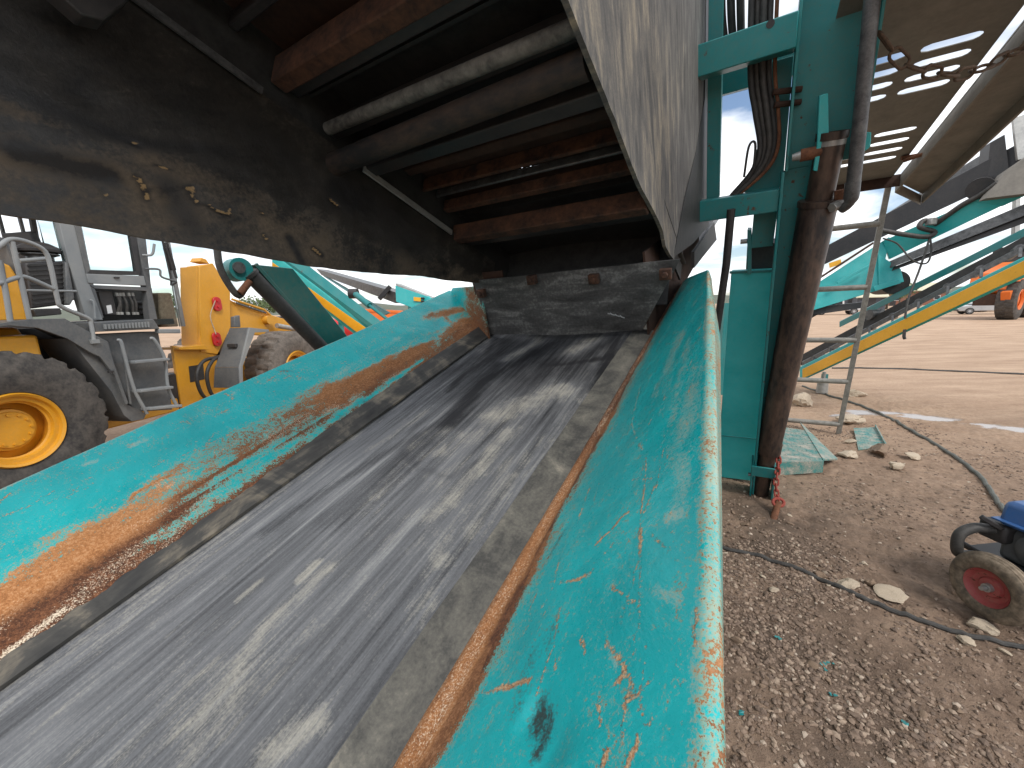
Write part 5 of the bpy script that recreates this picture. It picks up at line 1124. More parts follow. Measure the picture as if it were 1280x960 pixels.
lp('ram_rod', MB().tube([(-0.6, 4.396, 1.647), (-0.6, 5.15, 1.503)], .05, 14), 'steel', AR); lp('pivot_boss', MB().lathe([(-.06, 0), (-.06, .09), (.05, .09), (.05, 0)], 20, (-0.74, 4.341, 1.766)), 'yellow', AR)
lp('axle', MB().tube([(-.3, 0, .8), (-2.0, 0, .8)], .16, 16), 'black'); lp('axle', MB().tube([(-.3, 4.15, .77), (-2.0, 4.15, .77)], .16, 16), 'black')
lp('bucket', MB().prism([(-.0, 5.7, .1), (-.0, 7.0, .08), (-.0, 6.95, .14), (-.0, 6.0, .28), (-.0, 5.7, .85), (-.0, 5.6, .9)], (-2.4, 0, 0)), 'yellow', bevel=.02)
# ================================================================== PRESSURE WASHER / PUMP
c0 = np.array((2.735, 2.064, 0.0)); c0[2] = gz(c0[0], c0[1])
WR = .215
PWR = thing('pressure_washer', 'blue and black engine pump on pneumatic wheels at the right edge of the dirt', 'pressure washer', tuple(c0), R(6))
mb = MB()
def wash_wheel(x, side):
    s = side
    hub = part('wheel', MB().lathe([(x-s*.035, .014), (x-s*.035, .05), (x-s*.050, .06), (x-s*.045, .085), (x-s*.022, .098), (x-s*.012, .108), (x-s*.02, .112)], 40, (0, .0, WR), 'x'), 'hub_red', PWR)
    part('hub_tube', MB().lathe([(x-s*.06, .014), (x-s*.012, .014), (x-s*.012, .024), (x-s*.05, .026)], 20, (0, 0, WR), 'x'), 'steel', hub)
    prof = [(-.02, .106), (-.006, .114), (.0, .13), (.002, .15), (-.004, .170), (-.012, .182), (-.018, .186), (-.022, .184), (-.026, .190), (-.032, .193), (-.036, .190), (-.042, .197), (-.05, .198), (-.053, .195), (-.057, .195), (-.06, .198), (-.07, .196), (-.074, .192), (-.08, .190), (-.092, .180), (-.10, .15), (-.10, .13), (-.085, .108)]
    part('tyre', MB().lathe([(x+s*o, r_) for o, r_ in prof], 72, (0, 0, WR), 'x', mod=lambda i, k, r_: r_*1.0), 'tyre_mud', hub, ang=25)
MAT['hub_red'] = painted('faded_red_paint', (.36, .045, .05), .5, dirt=(.25, .16, .11), amt=.6, chips=.6, scale=2)
n = NT('muddy_tyre'); v = n.coord(); sx = n.new('ShaderNodeSeparateXYZ'); n.lk(n.tc.outputs['Object'], sx.inputs[0])
g = n.noise(v, 30, 6, .65); g2 = n.noise(v, 9, 6, .6, .4)
f = n.math('ADD', n.math('MULTIPLY', g, .5), n.math('MULTIPLY', g2, .5))
MAT['tyre_mud'] = n.fin(n.ramp(f, [(.36, (.06, .048, .036)), (.5, (.15, .115, .08)), (.62, (.27, .21, .15))]), .85, n.bump(g, .3, .004))
wash_wheel(.0, -1); wash_wheel(.62, 1)
part('axle', MB().tube([(-.02, 0, WR), (.64, 0, WR)], .012, 12), 'steel', PWR)
PWRB = PWR; _n0 = set(o.name for o in COL.objects)
part('bed_frame', MB().tube(smoothpath([(.10, .30, .30), (.10, -.35, .26), (.52, -.35, .26), (.52, .30, .30)], 6), .016, 10), 'black', PWRB)
part('bed_plate', MB().box((.09, -.3, .275), (.53, .28, .29)), 'black', PWRB, bevel=.004)
ENGB = part('engine', MB().box((.16, -.16, .29), (.46, .16, .50)), 'engine', PWRB, bevel=.03) if 'engine' in MAT else part('engine', MB().box((.16, -.16, .29), (.46, .16, .50)), 'grey', PWRB, bevel=.03)
part('fuel_tank', MB().prism([(.10, -.14, .52), (.48, -.14, .52), (.44, -.12, .66), (.16, -.12, .66)], (0, .30, 0)), 'blue', PWRB, bevel=.03)
part('tank_flange', MB().box((.085, -.155, .545), (.495, .175, .556)), 'blue', PWRB, bevel=.004)
part('tank_cap', MB().lathe([(0, 0), (0, .035), (.03, .035), (.03, 0)], 20, (.28, 0, .66), 'z'), 'black', PWRB)
part('recoil_cover', MB().lathe([(0, 0), (0, .02), (.004, .06), (.02, .095), (.05, .10), (.05, 0)], 32, (.115, -.02, .42), 'x'), 'grey', PWRB)
part('switch', MB().lathe([(0, 0), (0, .026), (.02, .03), (.02, 0)], 20, (.095, -.045, .45), 'x'), 'red', PWRB)
part('air_filter', MB().box((.10, .10, .40), (.22, .24, .52)), 'black', PWRB, bevel=.02)
part('pull_handle', MB().bar((.10, .12, .50), (.02, .18, .56), .02, .03), 'black', PWRB, bevel=.006)
part('hose_loop', MB().tube(smoothpath([(.13, .16, .47), (.03, .20, .47), (-.04, .22, .42), (-.045, .22, .33), (-.01, .22, .28), (.08, .2, .27)], 8), .03, 14), 'hose_blue' if 'hose_blue' in MAT else 'hose', PWRB)
part('rope', MB().tube(smoothpath([(.14, -.1, .33), (.10, -.16, .35), (.12, -.22, .31), (.2, -.2, .33), (.14, -.12, .36)], 8), .008, 8), 'rock', PWRB)

for o in [q for q in COL.objects if q.name not in _n0]: o.location.x += .14
# ================================================================== CABLES ON THE GROUND
def ground_cable(name, label, pix, r, mat, cat='cable', seg=10, wob=0):
    P = smoothpath(pix, seg); P = [(p[0], p[1], gz(p[0], p[1])+r*.75) for p in P]
    o = link(name, MB().tube(P, r, 8).mesh(name), mat); return tag(o, label, cat)
ground_cable('ground_hose', 'dark hose running over the gravel in front, from the hopper side towards the pump wheel', [(1.435, 3.032, 0.0), (1.63, 2.831, 0.0), (1.832, 2.7, 0.0), (2.046, 2.499, 0.0), (2.197, 2.279, 0.0), (2.373, 2.089, 0.0), (2.556, 1.952, 0.0), (2.809, 1.831, 0.0)], .015, 'hose', 'hose')
ground_cable('water_hose', 'grey-green hose curving over the dirt from the ladder to the blue engine', [(6.394, 8.608, 0.0), (6.195, 7.532, 0.0), (6.14, 6.675, 0.0), (5.885, 5.832, 0.0), (5.529, 5.018, 0.0), (5.161, 4.35, 0.0), (4.86, 3.889, 0.0), (4.509, 3.467, 0.0), (4.266, 3.186, 0.0)], .020, 'hose_green', 'hose')
ground_cable('power_cable', 'thin dark cable lying straight across the far sandy ground', [(8.827, 10.86, 0.0), (9.594, 10.728, 0.0), (10.658, 10.269, 0.0), (11.517, 9.742, 0.0), (12.795, 9.076, 0.0)], .022, 'hose', 'cable')

# ================================================================== CONVEYORS BEHIND ON THE RIGHT




def band(root, name, l_top, l_bot, r_top, r_bot, thick, mat, bevel=.004, label=None, back=None):
    """side plate between two ends, thickness away from the viewer"""
    pts = [Vector(p)-root.location for p in (l_top, r_top, r_bot, l_bot)]
    d = back or Vector((.5, .85, 0))*thick
    return part(name, MB().prism([tuple(p) for p in pts], tuple(d)), mat, root, bevel=bevel, label=label)
CB = thing('stockpile_conveyor', 'turquoise belt conveyor with a yellow side stripe rising to the right behind the ladder', 'conveyor', tuple(np.array((5.955, 8.054, 0.357))*[1, 1, 0]))
band(CB, 'side_frame', (5.911, 8.088, 0.536), (5.903, 8.032, 0.246), (6.11, 4.779, 2.391), (6.104, 4.734, 2.156), .05, 'teal_clean')
o_ = Vector((-.012, -.02, 0))
band(CB, 'stripe', (5.85, 7.932, 0.52), (5.845, 7.896, 0.33), (5.997, 4.684, 2.347), (5.992, 4.653, 2.187), .012, 'stripe', label='yellow stripe along the side frame')
band(CB, 'belt_edge', (6.04, 8.237, 0.779), (6.034, 8.196, 0.567), (6.516, 5.141, 2.683), (6.513, 5.119, 2.568), .6, 'rubber_black', back=Vector((.5, .5, .0)))
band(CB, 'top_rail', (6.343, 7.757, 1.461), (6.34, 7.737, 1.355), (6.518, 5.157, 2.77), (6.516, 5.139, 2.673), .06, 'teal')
band(CB, 'roller_rail', (6.0, 8.159, 0.64), (5.997, 8.143, 0.559), (6.314, 4.964, 2.557), (6.312, 4.949, 2.482), .05, 'steel_dark')

for f_ in np.linspace(.08, .95, 9):
    p_ = Vector((5.998, 8.146, 0.575))*(1-f_)+Vector((6.313, 4.957, 2.519))*f_-CB.location; q_ = Vector((5.955, 8.047, 0.325))*(1-f_)+Vector((6.106, 4.748, 2.229))*f_-CB.location
    part('idler_bracket', MB().bar(tuple(p_+Vector((0, 0, .03))), tuple(p_*.7+q_*.3), .03, .02), 'steel_dark', CB)
    part('idler', MB().tube([tuple(p_+Vector((.03, .03, .03))), tuple(p_+Vector((.6, .6, -.02)))], .05, 12), 'steel_dark', CB)
p_ = Vector((6.185, 8.208, 0.628))-CB.location
part('tail_drum', MB().tube([tuple(p_), tuple(p_+Vector((.6, .6, 0)))], .16, 24), 'rubber_black', CB)
p_ = Vector((6.326, 7.049, 1.486))-CB.location
part('drive_motor', MB().lathe([(-.12, 0), (-.12, .09), (.12, .09), (.14, .05), (.14, 0)], 20, tuple(p_+Vector((0, -.05, .12)))), 'steel_dark', CB, bevel=.004)
part('drive_bracket', MB().prism([tuple(Vector((6.243, 7.124, 1.345))-CB.location), tuple(Vector((6.375, 6.958, 1.543))-CB.location), tuple(Vector((6.407, 6.989, 1.705))-CB.location), tuple(Vector((6.305, 7.166, 1.567))-CB.location)], (.1, .2, 0)), 'black', CB)
g0 = Vector((6.225, 7.739, 0.308))-CB.location
part('support_foot', MB().lathe([(-.28, 0), (-.28, .10), (0, .09), (.02, .03), (.14, .03), (.14, 0)], 16, tuple(g0+Vector((0, .1, .02))), 'z'), 'steel', CB)
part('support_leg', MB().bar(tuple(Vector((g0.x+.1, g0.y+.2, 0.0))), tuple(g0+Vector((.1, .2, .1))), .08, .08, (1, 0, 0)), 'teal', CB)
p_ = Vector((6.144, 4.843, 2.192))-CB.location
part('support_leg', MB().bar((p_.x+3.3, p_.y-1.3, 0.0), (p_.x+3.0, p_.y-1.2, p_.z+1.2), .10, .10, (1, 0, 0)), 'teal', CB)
# upper conveyor with black beams and the turquoise head
CA = thing('discharge_conveyor', 'turquoise conveyor head with a black drum and long black beams above the striped conveyor', 'conveyor', tuple(np.array((6.25, 6.8, 2.307))*[1, 1, 0]))
band(CA, 'head_plate', (5.122, 7.15, 2.012), (5.113, 7.081, 1.655), (6.292, 6.909, 2.876), (6.111, 6.745, 2.025), .06, 'teal_clean')
band(CA, 'head_plate', (6.1, 6.855, 2.596), (6.085, 6.748, 2.039), (6.414, 6.757, 2.35), (6.461, 6.717, 2.142), .06, 'teal_clean')
band(CA, 'boom_plate', (6.185, 6.897, 2.814), (6.282, 6.839, 2.513), (6.505, 5.95, 3.182), (6.703, 5.727, 3.083), .06, 'teal_clean')
band(CA, 'boom_plate', (6.505, 5.95, 3.182), (6.703, 5.725, 3.072), (6.665, 5.365, 3.317), (6.662, 5.338, 3.18), .06, 'teal_clean')
band(CA, 'black_beam', (5.532, 7.881, 2.635), (5.524, 7.824, 2.337), (6.947, 5.691, 3.956), (6.937, 5.617, 3.568), .14, 'black')
band(CA, 'scuffed_beam', (6.7, 7.603, 3.308), (6.405, 7.556, 3.061), (7.351, 6.532, 4.089), (7.344, 6.482, 3.83), .12, 'steel_dark')
band(CA, 'side_beam', (6.241, 6.926, 2.434), (6.211, 6.903, 2.316), (6.792, 5.424, 3.095), (6.788, 5.395, 2.945), .12, 'steel_dark')
band(CA, 'side_beam', (6.256, 6.924, 2.317), (6.228, 6.914, 2.265), (6.815, 5.416, 2.949), (6.812, 5.397, 2.849), .12, 'black')
band(CA, 'under_beam', (5.145, 7.199, 1.736), (5.141, 7.172, 1.597), (5.997, 6.811, 1.835), (5.995, 6.793, 1.743), .2, 'black')
dr = Vector((6.461, 6.869, 2.139))-CA.location
DR = part('head_drum', MB().tube([tuple(dr), tuple(dr+Vector((.5, .85, 0)))], .19, 32), 'rubber_black', CA)
part('drum_shaft', MB().tube([tuple(dr+Vector((-.06, -.1, 0))), tuple(dr)], .05, 14), 'steel_dark', DR)
band(CA, 'drum_guard', (5.961, 6.705, 2.078), (5.985, 6.69, 2.0), (6.334, 6.674, 2.181), (6.359, 6.661, 2.116), .03, 'teal_clean')
lb_ = band(CA, 'decal', (5.485, 7.101, 2.497), (5.497, 7.085, 2.416), (5.643, 7.051, 2.553), (5.655, 7.035, 2.473), .004, 'stripe', bevel=0)
band(CA, 'edge_rail', (5.088, 7.115, 2.093), (5.087, 7.107, 2.053), (6.026, 6.896, 2.805), (6.025, 6.888, 2.766), .05, 'rust_dark')
band(CA, 'stiffener', (5.483, 6.876, 2.177), (5.496, 6.869, 2.137), (5.918, 6.774, 2.439), (5.93, 6.767, 2.401), .04, 'teal_clean')

band(CA, 'head_box', (6.784, 6.105, 3.989), (6.674, 5.957, 3.222), (6.739, 5.907, 4.016), (6.79, 5.808, 3.505), .3, 'black')
band(CA, 'end_guard', (6.601, 5.703, 3.487), (6.337, 5.638, 3.15), (6.675, 5.435, 3.681), (6.661, 5.331, 3.141), .2, 'walk')
band(CA, 'end_guard', (6.725, 5.837, 4.182), (6.775, 5.732, 3.639), (6.955, 5.748, 4.252), (6.939, 5.631, 3.64), .05, 'steel')
band(CA, 'prop_strut', (5.417, 7.469, 1.554), (5.415, 7.452, 1.466), (5.861, 7.241, 1.955), (5.916, 7.227, 1.884), .06, 'black')
p_ = Vector((6.503, 5.876, 3.329))-CA.location
part('motor', MB().tube([tuple(p_), tuple(p_+Vector((.35, .3, .1)))], .14, 20), 'black', CA)
part('hydraulic_hose', MB().tube([tuple(Vector(q)-CA.location) for q in smoothpath([(6.396, 6.312, 2.947), (6.448, 6.044, 3.142), (6.501, 5.86, 3.243), (6.513, 5.677, 3.354)], 6)], .035, 10), 'hose', CA)
part('hydraulic_hose', MB().tube([tuple(Vector(q)-CA.location) for q in smoothpath([(5.789, 6.51, 2.917), (6.036, 6.392, 2.832), (6.272, 6.278, 2.773), (6.394, 6.291, 2.841), (6.179, 6.306, 2.917), (6.242, 6.324, 3.01), (6.397, 6.319, 2.982)], 6)], .035, 10), 'hose', CA)
part('hose_clamp', MB().bar(tuple(Vector((6.249, 6.269, 2.987))-CA.location), tuple(Vector((6.344, 6.268, 2.985))-CA.location), .10, .10), 'steel', CA, bevel=.01)
part('loose_cable', MB().tube([tuple(Vector(q)-CA.location) for q in smoothpath([(5.717, 6.382, 2.781), (5.934, 6.364, 2.691), (6.047, 6.214, 2.437), (6.261, 6.204, 2.384), (6.338, 6.235, 2.547), (6.331, 6.274, 2.748)], 8)], .012, 8), 'hose', CA)
part('loose_cable', MB().tube([tuple(Vector(q)-CA.location) for q in smoothpath([(6.319, 6.274, 2.748), (6.163, 6.19, 2.316), (5.984, 6.107, 1.885), (5.916, 6.049, 1.58)], 8)], .014, 8), 'hose', CA)
part('loose_cable', MB().tube([tuple(Vector(q)-CA.location) for q in smoothpath([(5.911, 6.017, 1.415), (5.897, 5.999, 1.321), (5.908, 5.99, 1.274)], 4)], .02, 8), 'hose', CA)
p_ = Vector((5.916, 7.122, 1.868))-CA.location
for dx_ in (0, .9): part('support_leg', MB().bar((p_.x-1.6+dx_, p_.y+1.0, -.05), (p_.x-1.6+dx_, p_.y+1.0, p_.z), .12, .12, (1, 0, 0)), 'teal', CA)
band(CA, 'frame_post', (7.122, 5.959, 3.232), (7.085, 5.849, 2.661), (7.189, 5.959, 3.231), (7.163, 5.849, 2.659), .1, 'steel')
# ================================================================== MACHINES BEHIND ON THE LEFT
CL = thing('stockpile_conveyor', 'turquoise conveyor with a yellow stripe sloping down behind the dark hydraulic arm on the left', 'conveyor', tuple(np.array((-4.764, 13.109, 1.224))*[1, 1, 0]))
band(CL, 'side_frame', (-6.209, 10.985, 3.416), (-6.22, 10.905, 3.004), (-4.375, 13.102, 1.189), (-4.747, 13.045, 0.892), .08, 'teal_clean')
band(CL, 'stripe', (-6.197, 10.914, 3.206), (-6.2, 10.886, 3.062), (-4.36, 13.037, 1.115), (-4.624, 13.004, 0.944), .02, 'stripe', label='yellow stripe along the side frame')
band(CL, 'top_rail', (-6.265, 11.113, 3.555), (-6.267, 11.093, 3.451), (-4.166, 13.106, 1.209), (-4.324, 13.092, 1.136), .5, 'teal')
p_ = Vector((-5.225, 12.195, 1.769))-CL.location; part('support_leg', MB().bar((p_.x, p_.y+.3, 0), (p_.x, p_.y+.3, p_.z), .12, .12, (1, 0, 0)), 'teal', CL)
CT = thing('tail_conveyor', 'light turquoise conveyor end with yellow sticker above the left hopper side', 'conveyor', tuple(np.array((-1.408, 6.126, 1.98))*[1, 1, 0]))
band(CT, 'end_plate', (-1.713, 6.179, 2.259), (-1.707, 6.134, 2.023), (-1.116, 5.936, 2.051), (-1.202, 5.894, 1.837), .05, 'teal_clean')
band(CT, 'end_plate', (-1.196, 5.943, 2.087), (-1.249, 5.895, 1.838), (-1.017, 5.86, 1.923), (-1.146, 5.843, 1.836), .05, 'teal_clean')
band(CT, 'sticker', (-1.41, 6.013, 2.083), (-1.412, 6.002, 2.026), (-1.298, 5.98, 2.068), (-1.3, 5.969, 2.011), .003, 'stripe', bevel=0)
for px in (Vector((-1.265, 5.957, 2.055)), Vector((-1.266, 5.948, 2.01)), Vector((-1.136, 5.907, 2.006))):
    part('bolt', MB().tube([tuple(px-CT.location-Vector((.01, .03, 0))), tuple(px-CT.location+Vector((.01, .03, 0)))], .016, 8), 'black', CT)
band(CT, 'belt_beam', (-4.341, 9.349, 2.856), (-4.218, 9.322, 2.711), (-1.708, 6.261, 2.157), (-1.748, 6.232, 2.002), .3, 'steel_dark')
band(CT, 'truss', (-4.218, 9.325, 2.729), (-4.165, 9.315, 2.675), (-2.001, 6.713, 1.857), (-2.082, 6.706, 1.821), .05, 'teal')
band(CT, 'top_edge', (-1.712, 6.186, 2.295), (-1.701, 6.179, 2.259), (-1.081, 5.933, 2.039), (-1.094, 5.927, 2.005), .1, 'steel')
part('ram', MB().tube([tuple(Vector((-2.586, 6.781, 2.21))-CT.location), tuple(Vector((-2.245, 6.533, 1.98))-CT.location), tuple(Vector((-2.245, 6.533, 1.98))-CT.location), tuple(Vector((-1.907, 6.288, 1.763))-CT.location)], [.05, .05, .025, .025], 12), 'teal', CT)
part('ram_mount', MB().lathe([(-.07, 0), (-.07, .08), (.07, .08), (.07, 0)], 12, tuple(Vector((-2.574, 6.776, 2.183))-CT.location)), 'black', CT)
part('idler_frame', MB().bar(tuple(Vector((-2.056, 6.449, 2.074))-CT.location), tuple(Vector((-1.874, 6.486, 2.267))-CT.location), .09, .06), 'black', CT)
for q in (Vector((-1.638, 6.35, 2.085)), Vector((-1.188, 6.227, 1.975))):
    p_ = q-CT.location; part('support_leg', MB().bar((p_.x, p_.y+.5, -.02), (p_.x, p_.y+.5, p_.z), .12, .12, (1, 0, 0)), 'teal', CT)
# orange skip and red drum far left
def wheel_lathe(r, w): return [(-w/2, 0), (-w/2, r*.55), (-w/2+.01, r*.6), (-w/2, r*.75), (-w/2+.03, r), (w/2-.03, r), (w/2, r*.75), (w/2, 0)]
sk = np.array((-9.264, 26.246, 0.695)); sk[2] = 0
SKP = thing('skip_bin', 'orange steel skip standing far off beyond the left conveyors', 'skip', tuple(sk), R(12))
part('bin', MB().prism([(-1.3, 0, .9), (1.6, 0, .6), (2.1, 0, 1.75), (-1.2, 0, 2.0)], (0, 1.8, 0)), 'orange', SKP, bevel=.03)
part('panel', MB().box((-.9, -.02, 1.2), (.4, 0, 1.45)), 'white', SKP); part('skid', MB().box((-1.1, .1, 0), (1.5, 1.7, .9)), 'black', SKP); part('rim', MB().prism([(-1.3, -.06, 1.95), (2.2, -.06, 1.70), (2.2, -.06, 1.85), (-1.3, -.06, 2.1)], (0, 1.9, 0)), 'orange', SKP)
dq = np.array((-9.115, 22.214, 0.913)); dq[2] = 0
DRM = thing('fuel_bowser', 'small red tank on a frame far off at the left beneath the striped conveyor', 'tank', tuple(dq), R(10))
part('tank', MB().lathe([(-.8, 0), (-.8, .4), (-.75, .5), (.75, .5), (.8, .4), (.8, 0)], 24, (0, 0, 1.0)), 'red', DRM); part('frame', MB().box((-.75, -.35, 0), (.75, .35, .55)), 'white', DRM, bevel=.02)
# ================================================================== FAR RIGHT: orange loader, cars, buildings, trees
ol = np.array((37.253, 30.182, -0.016)); ol[2] = 0; ol = ol/ol[1]*30.5
OL = thing('orange_loader', 'orange earthmover with one big dark wheel showing at the right edge of the yard', 'earthmover', tuple(ol), R(100))
wheel_parts(OL, .4, 0, 1.22, 1.22, .85, .62, 'tyre', 'orange', 1, lugs=22); wheel_parts(OL, .4, 4.0, 1.22, 1.22, .85, .62, 'tyre', 'orange', 1, lugs=22)
OL.rotation_euler = (0, 0, R(-62)); OL.scale = (1.2, 1.2, 1.2)
part('body', MB().prism([(-.1, -1.1, 1.9), (-.1, -.6, 1.5), (-.1, 4.5, 1.4), (-.1, 5.0, 2.4), (-.1, 1.2, 3.6), (-.1, -.9, 2.9)], (-1.6, 0, 0)), 'orange', OL, bevel=.05)
part('fender', MB().prism([(.45, -1.3, 2.3), (.45, -1.0, 2.75), (.45, 1.2, 2.8), (.45, 1.25, 2.6), (.45, -.9, 2.55)], (-1.0, 0, 0)), 'orange', OL, bevel=.02)
part('cab', MB().prism([(-.2, 1.8, 3.0), (-.2, 3.4, 3.0), (-.2, 3.3, 4.6), (-.2, 1.9, 4.6)], (-1.4, 0, 0)), 'black', OL, bevel=.04)
part('chassis', MB().box((-.2, -1.0, .9), (-1.4, 4.8, 1.6)), 'rust_dark', OL)
part('bracket', MB().prism([(.2, -1.5, 1.7), (.2, -.5, 1.9), (.2, -.4, 1.5), (.2, -1.2, 1.2)], (-.4, 0, 0)), 'orange', OL, bevel=.02)
def make_car(name, label, cat, paint, loc, rz, kind='sedan'):
    c = thing(name, label, cat, loc, rz)
    if kind == 'sedan':
        body = [(-2.2, .35), (-2.25, .62), (-2.1, .88), (-1.35, .98), (1.25, .92), (2.1, .78), (2.22, .5), (2.15, .32)]
        cabp = [(-1.65, .95), (-1.0, 1.42), (.35, 1.45), (1.25, .92)]; win = [(-1.3, .98), (-.9, 1.34), (.3, 1.37), (1.0, .95)]
    else:
        body = [(-2.5, .5), (-2.5, 1.05), (-.3, 1.05), (1.2, 1.08), (2.35, .98), (2.45, .7), (2.4, .45)]
        cabp = [(-.6, 1.05), (-.5, 1.75), (.7, 1.78), (1.35, 1.06)]; win = [(-.4, 1.1), (-.35, 1.62), (.6, 1.66), (1.1, 1.1)]
    part('body', MB().prism([(x, -.85, z) for x, z in body], (0, 1.7, 0)), paint, c, bevel=.06)
    part('cabin', MB().prism([(x, -.72, z) for x, z in cabp], (0, 1.44, 0)), paint, c, bevel=.06)
    for s_ in (-1, 1): part('window', MB().prism([(x, .725*s_, z) for x, z in win], (0, .012*s_, 0)), 'car_glass', c)
    part('windscreen', MB().prism([(cabp[2][0]+.06, -.6, cabp[2][1]-.08), (cabp[2][0]+.06, .6, cabp[2][1]-.08), (cabp[3][0]-.05, .66, cabp[3][1]+.09), (cabp[3][0]-.05, -.66, cabp[3][1]+.09)], (.03, 0, .02)), 'car_glass', c)
    wx = (-1.35, 1.4) if kind == 'sedan' else (-1.5, 1.55); wr = .33 if kind == 'sedan' else .38
    for x in wx:
        for s_ in (-1, 1):
            w_ = part('wheel', MB().lathe(wheel_lathe(wr, .22), 28, (x, .80*s_, wr), 'y'), 'rubber_black', c)
            part('rim', MB().lathe([(s_*.112, 0), (s_*.118, wr*.2), (s_*.105, wr*.5), (s_*.115, wr*.62)], 20, (x, .80*s_, wr), 'y'), 'silver', w_)
    for s_ in (-1, 1): part('headlight', MB().box((2.05, .5*s_-.16, .66), (2.20, .5*s_+.16, .78)), 'lens', c, bevel=.02); part('tail_light', MB().box((-2.28 if kind == 'sedan' else -2.53, .6*s_-.12, .7), (-2.1, .6*s_+.12, .82)), 'red', c)
    part('bumper', MB().box((2.02, -.8, .36), (2.28, .8, .52)), 'black', c, bevel=.03)
    return c
def G0(p, d): q = np.array(p); k = d/math.hypot(q[0], q[1]); return (q[0]*k, q[1]*k, 0)
make_car('parked_car', 'silver sedan parked nose left beside the orange earthmover', 'car', 'silver', G0((1.197, 1.018, -0.004), 62), R(150))
make_car('parked_car', 'white sedan parked behind the silver one', 'car', 'white', G0((1.229, 1.018, -0.001), 72), R(150))
make_car('parked_car', 'dark car parked left of the silver sedan', 'car', 'black', G0((1.131, 1.018, -0.002), 70), R(120))
make_car('pickup_truck', 'white pickup far off between the ladder and the brown tube', 'pickup truck', 'white', G0((0.819, 1.019, 0.002), 62), R(155), 'ute')
make_car('parked_car', 'blue-grey car far off beyond the loader lift arm', 'car', 'grey', G0((-0.571, 1.019, 0.002), 70), R(20))
def shed(loc, rz, w, d, h, rh, label, wallm, roofm, name='shed', cat='shed', group=None, doors=1, wins=0):
    s = thing(name, label, cat, loc, rz, group)
    part('wall', MB().box((-w/2, 0, 0), (w/2, d, h)), wallm, s)
    rp = part('roof', MB().prism([(-w/2-.25, -.3, h-.02), (w/2+.25, -.3, h-.02), (w/2+.25, d/2, h+rh), (-w/2-.25, d/2, h+rh)], (0, 0, .12)).prism([(-w/2-.25, d+.3, h-.02), (w/2+.25, d+.3, h-.02), (w/2+.25, d/2+.002, h+rh), (-w/2-.25, d/2+.002, h+rh)], (0, 0, .12)), roofm, s)
    for i in range(doors): part('door', MB().box((-w/2+w*(i+1)/(doors+1)-.5, -.04, 0), (-w/2+w*(i+1)/(doors+1)+.5, .02, 2.05)), 'black', s)
    for i in range(wins):
        x = -w/2+w*(i+.5)/wins; wf = part('window', MB().box((x-.5, -.05, 1.1), (x+.5, .0, 2.0)), 'white', s); part('pane', MB().box((x-.42, -.06, 1.18), (x+.42, -.045, 1.92)), 'car_glass', wf)
    return s
shed(G0((0.905, 1.018, 0.0), 84), R(-30), 3.4, 3.5, 1.9, 1.0, 'small dark grey shed with a pale roof standing far off right of the ladder', 'shed', 'cream', doors=1)
shed(G0((0.857, 1.019, 0.001), 90), R(-24), 4.2, 4, 2.4, .2, 'dark blue-grey container far off left of the small shed', 'shed', 'shed', 'container', 'container', doors=1)
shed(G0((0.895, 1.018, 0.0), 120), R(-25), 26, 9, 3.0, 1.6, 'long low red-brown building with a cream roof on the far edge of the yard', 'brick', 'cream', 'long_building', 'building', doors=2, wins=8)
YT = thing('yellow_truck', 'yellow truck body far off just right of the brown leg tube', 'truck', G0((0.805, 1.019, 0.002), 95), R(-20))
part('body', MB().box((-2.4, 0, 1.0), (1.2, 2.2, 3.6)), 'stripe', YT, bevel=.1); part('cab', MB().prism([(1.25, 0, .8), (2.9, 0, .8), (2.9, 0, 2.0), (2.5, 0, 3.0), (1.25, 0, 3.0)], (0, 2.2, 0)), 'white', YT, bevel=.08)
for x in (-1.6, 2.0):
    for y in (0.1, 2.1): part('wheel', MB().lathe(wheel_lathe(.5, .3), 24, (x, y, .5), 'y'), 'rubber_black', YT)
def tree(loc, h, cr, label, seed, n_leaf=900, group=None):
    r_ = random.Random(seed); t = thing('tree', label, 'tree', loc, 0, group)
    mb = MB().tube([(0, 0, -.2), (.05*h*.3, 0, h*.25), (.02, .05, h*.5), (.0, 0, h*.75)], [h*.035, h*.028, h*.02, h*.008], 8); tips = []
    for k in range(9):
        z0 = h*r_.uniform(.3, .6); a = r_.uniform(0, 6.28); e = (math.cos(a)*cr*r_.uniform(.5, .9), math.sin(a)*cr*r_.uniform(.5, .9), z0+h*r_.uniform(.12, .32)); tips.append(e)
        mb.tube([(0, 0, z0), ((e[0])*.5, e[1]*.5, (z0+e[2])/2+.05*h), e], [h*.014, h*.01, h*.004], 6)
    part('trunk', mb, 'bark', t); tips.append((0, 0, h*.85)); lm = MB()
    for i in range(n_leaf):
        c = tips[i % len(tips)]; rr_ = cr*.48
        while True:
            d = Vector((r_.uniform(-1, 1), r_.uniform(-1, 1), r_.uniform(-1, 1)))
            if d.length < 1: break
        p = Vector(c)+Vector((d.x*rr_, d.y*rr_, d.z*rr_*.8)); s_ = cr*r_.uniform(.05, .11)
        a = Vector((r_.uniform(-1, 1), r_.uniform(-1, 1), r_.uniform(-1, 1))).normalized()*s_; b = a.orthogonal().normalized()*s_*.7
        lm.add([p-a, p-b, p+a, p+b], [(0, 1, 2, 3)])
    part('crown', lm, 'leaf', t, smooth=False, fix=False); return t
tree(G0((0.945, 1.018, -0.001), 88), 5.0, 2.1, 'small bushy green tree right of the small grey shed', 1)
tree(G0((0.975, 1.018, -0.002), 100), 4.2, 1.9, 'smaller scrubby tree right of the bushy green one', 2, 700)
tree(G0((0.777, 1.019, 0.003), 110), 5.6, 2.8, 'green tree peeping past the brown leg tube', 3)
rt = random.Random(11)
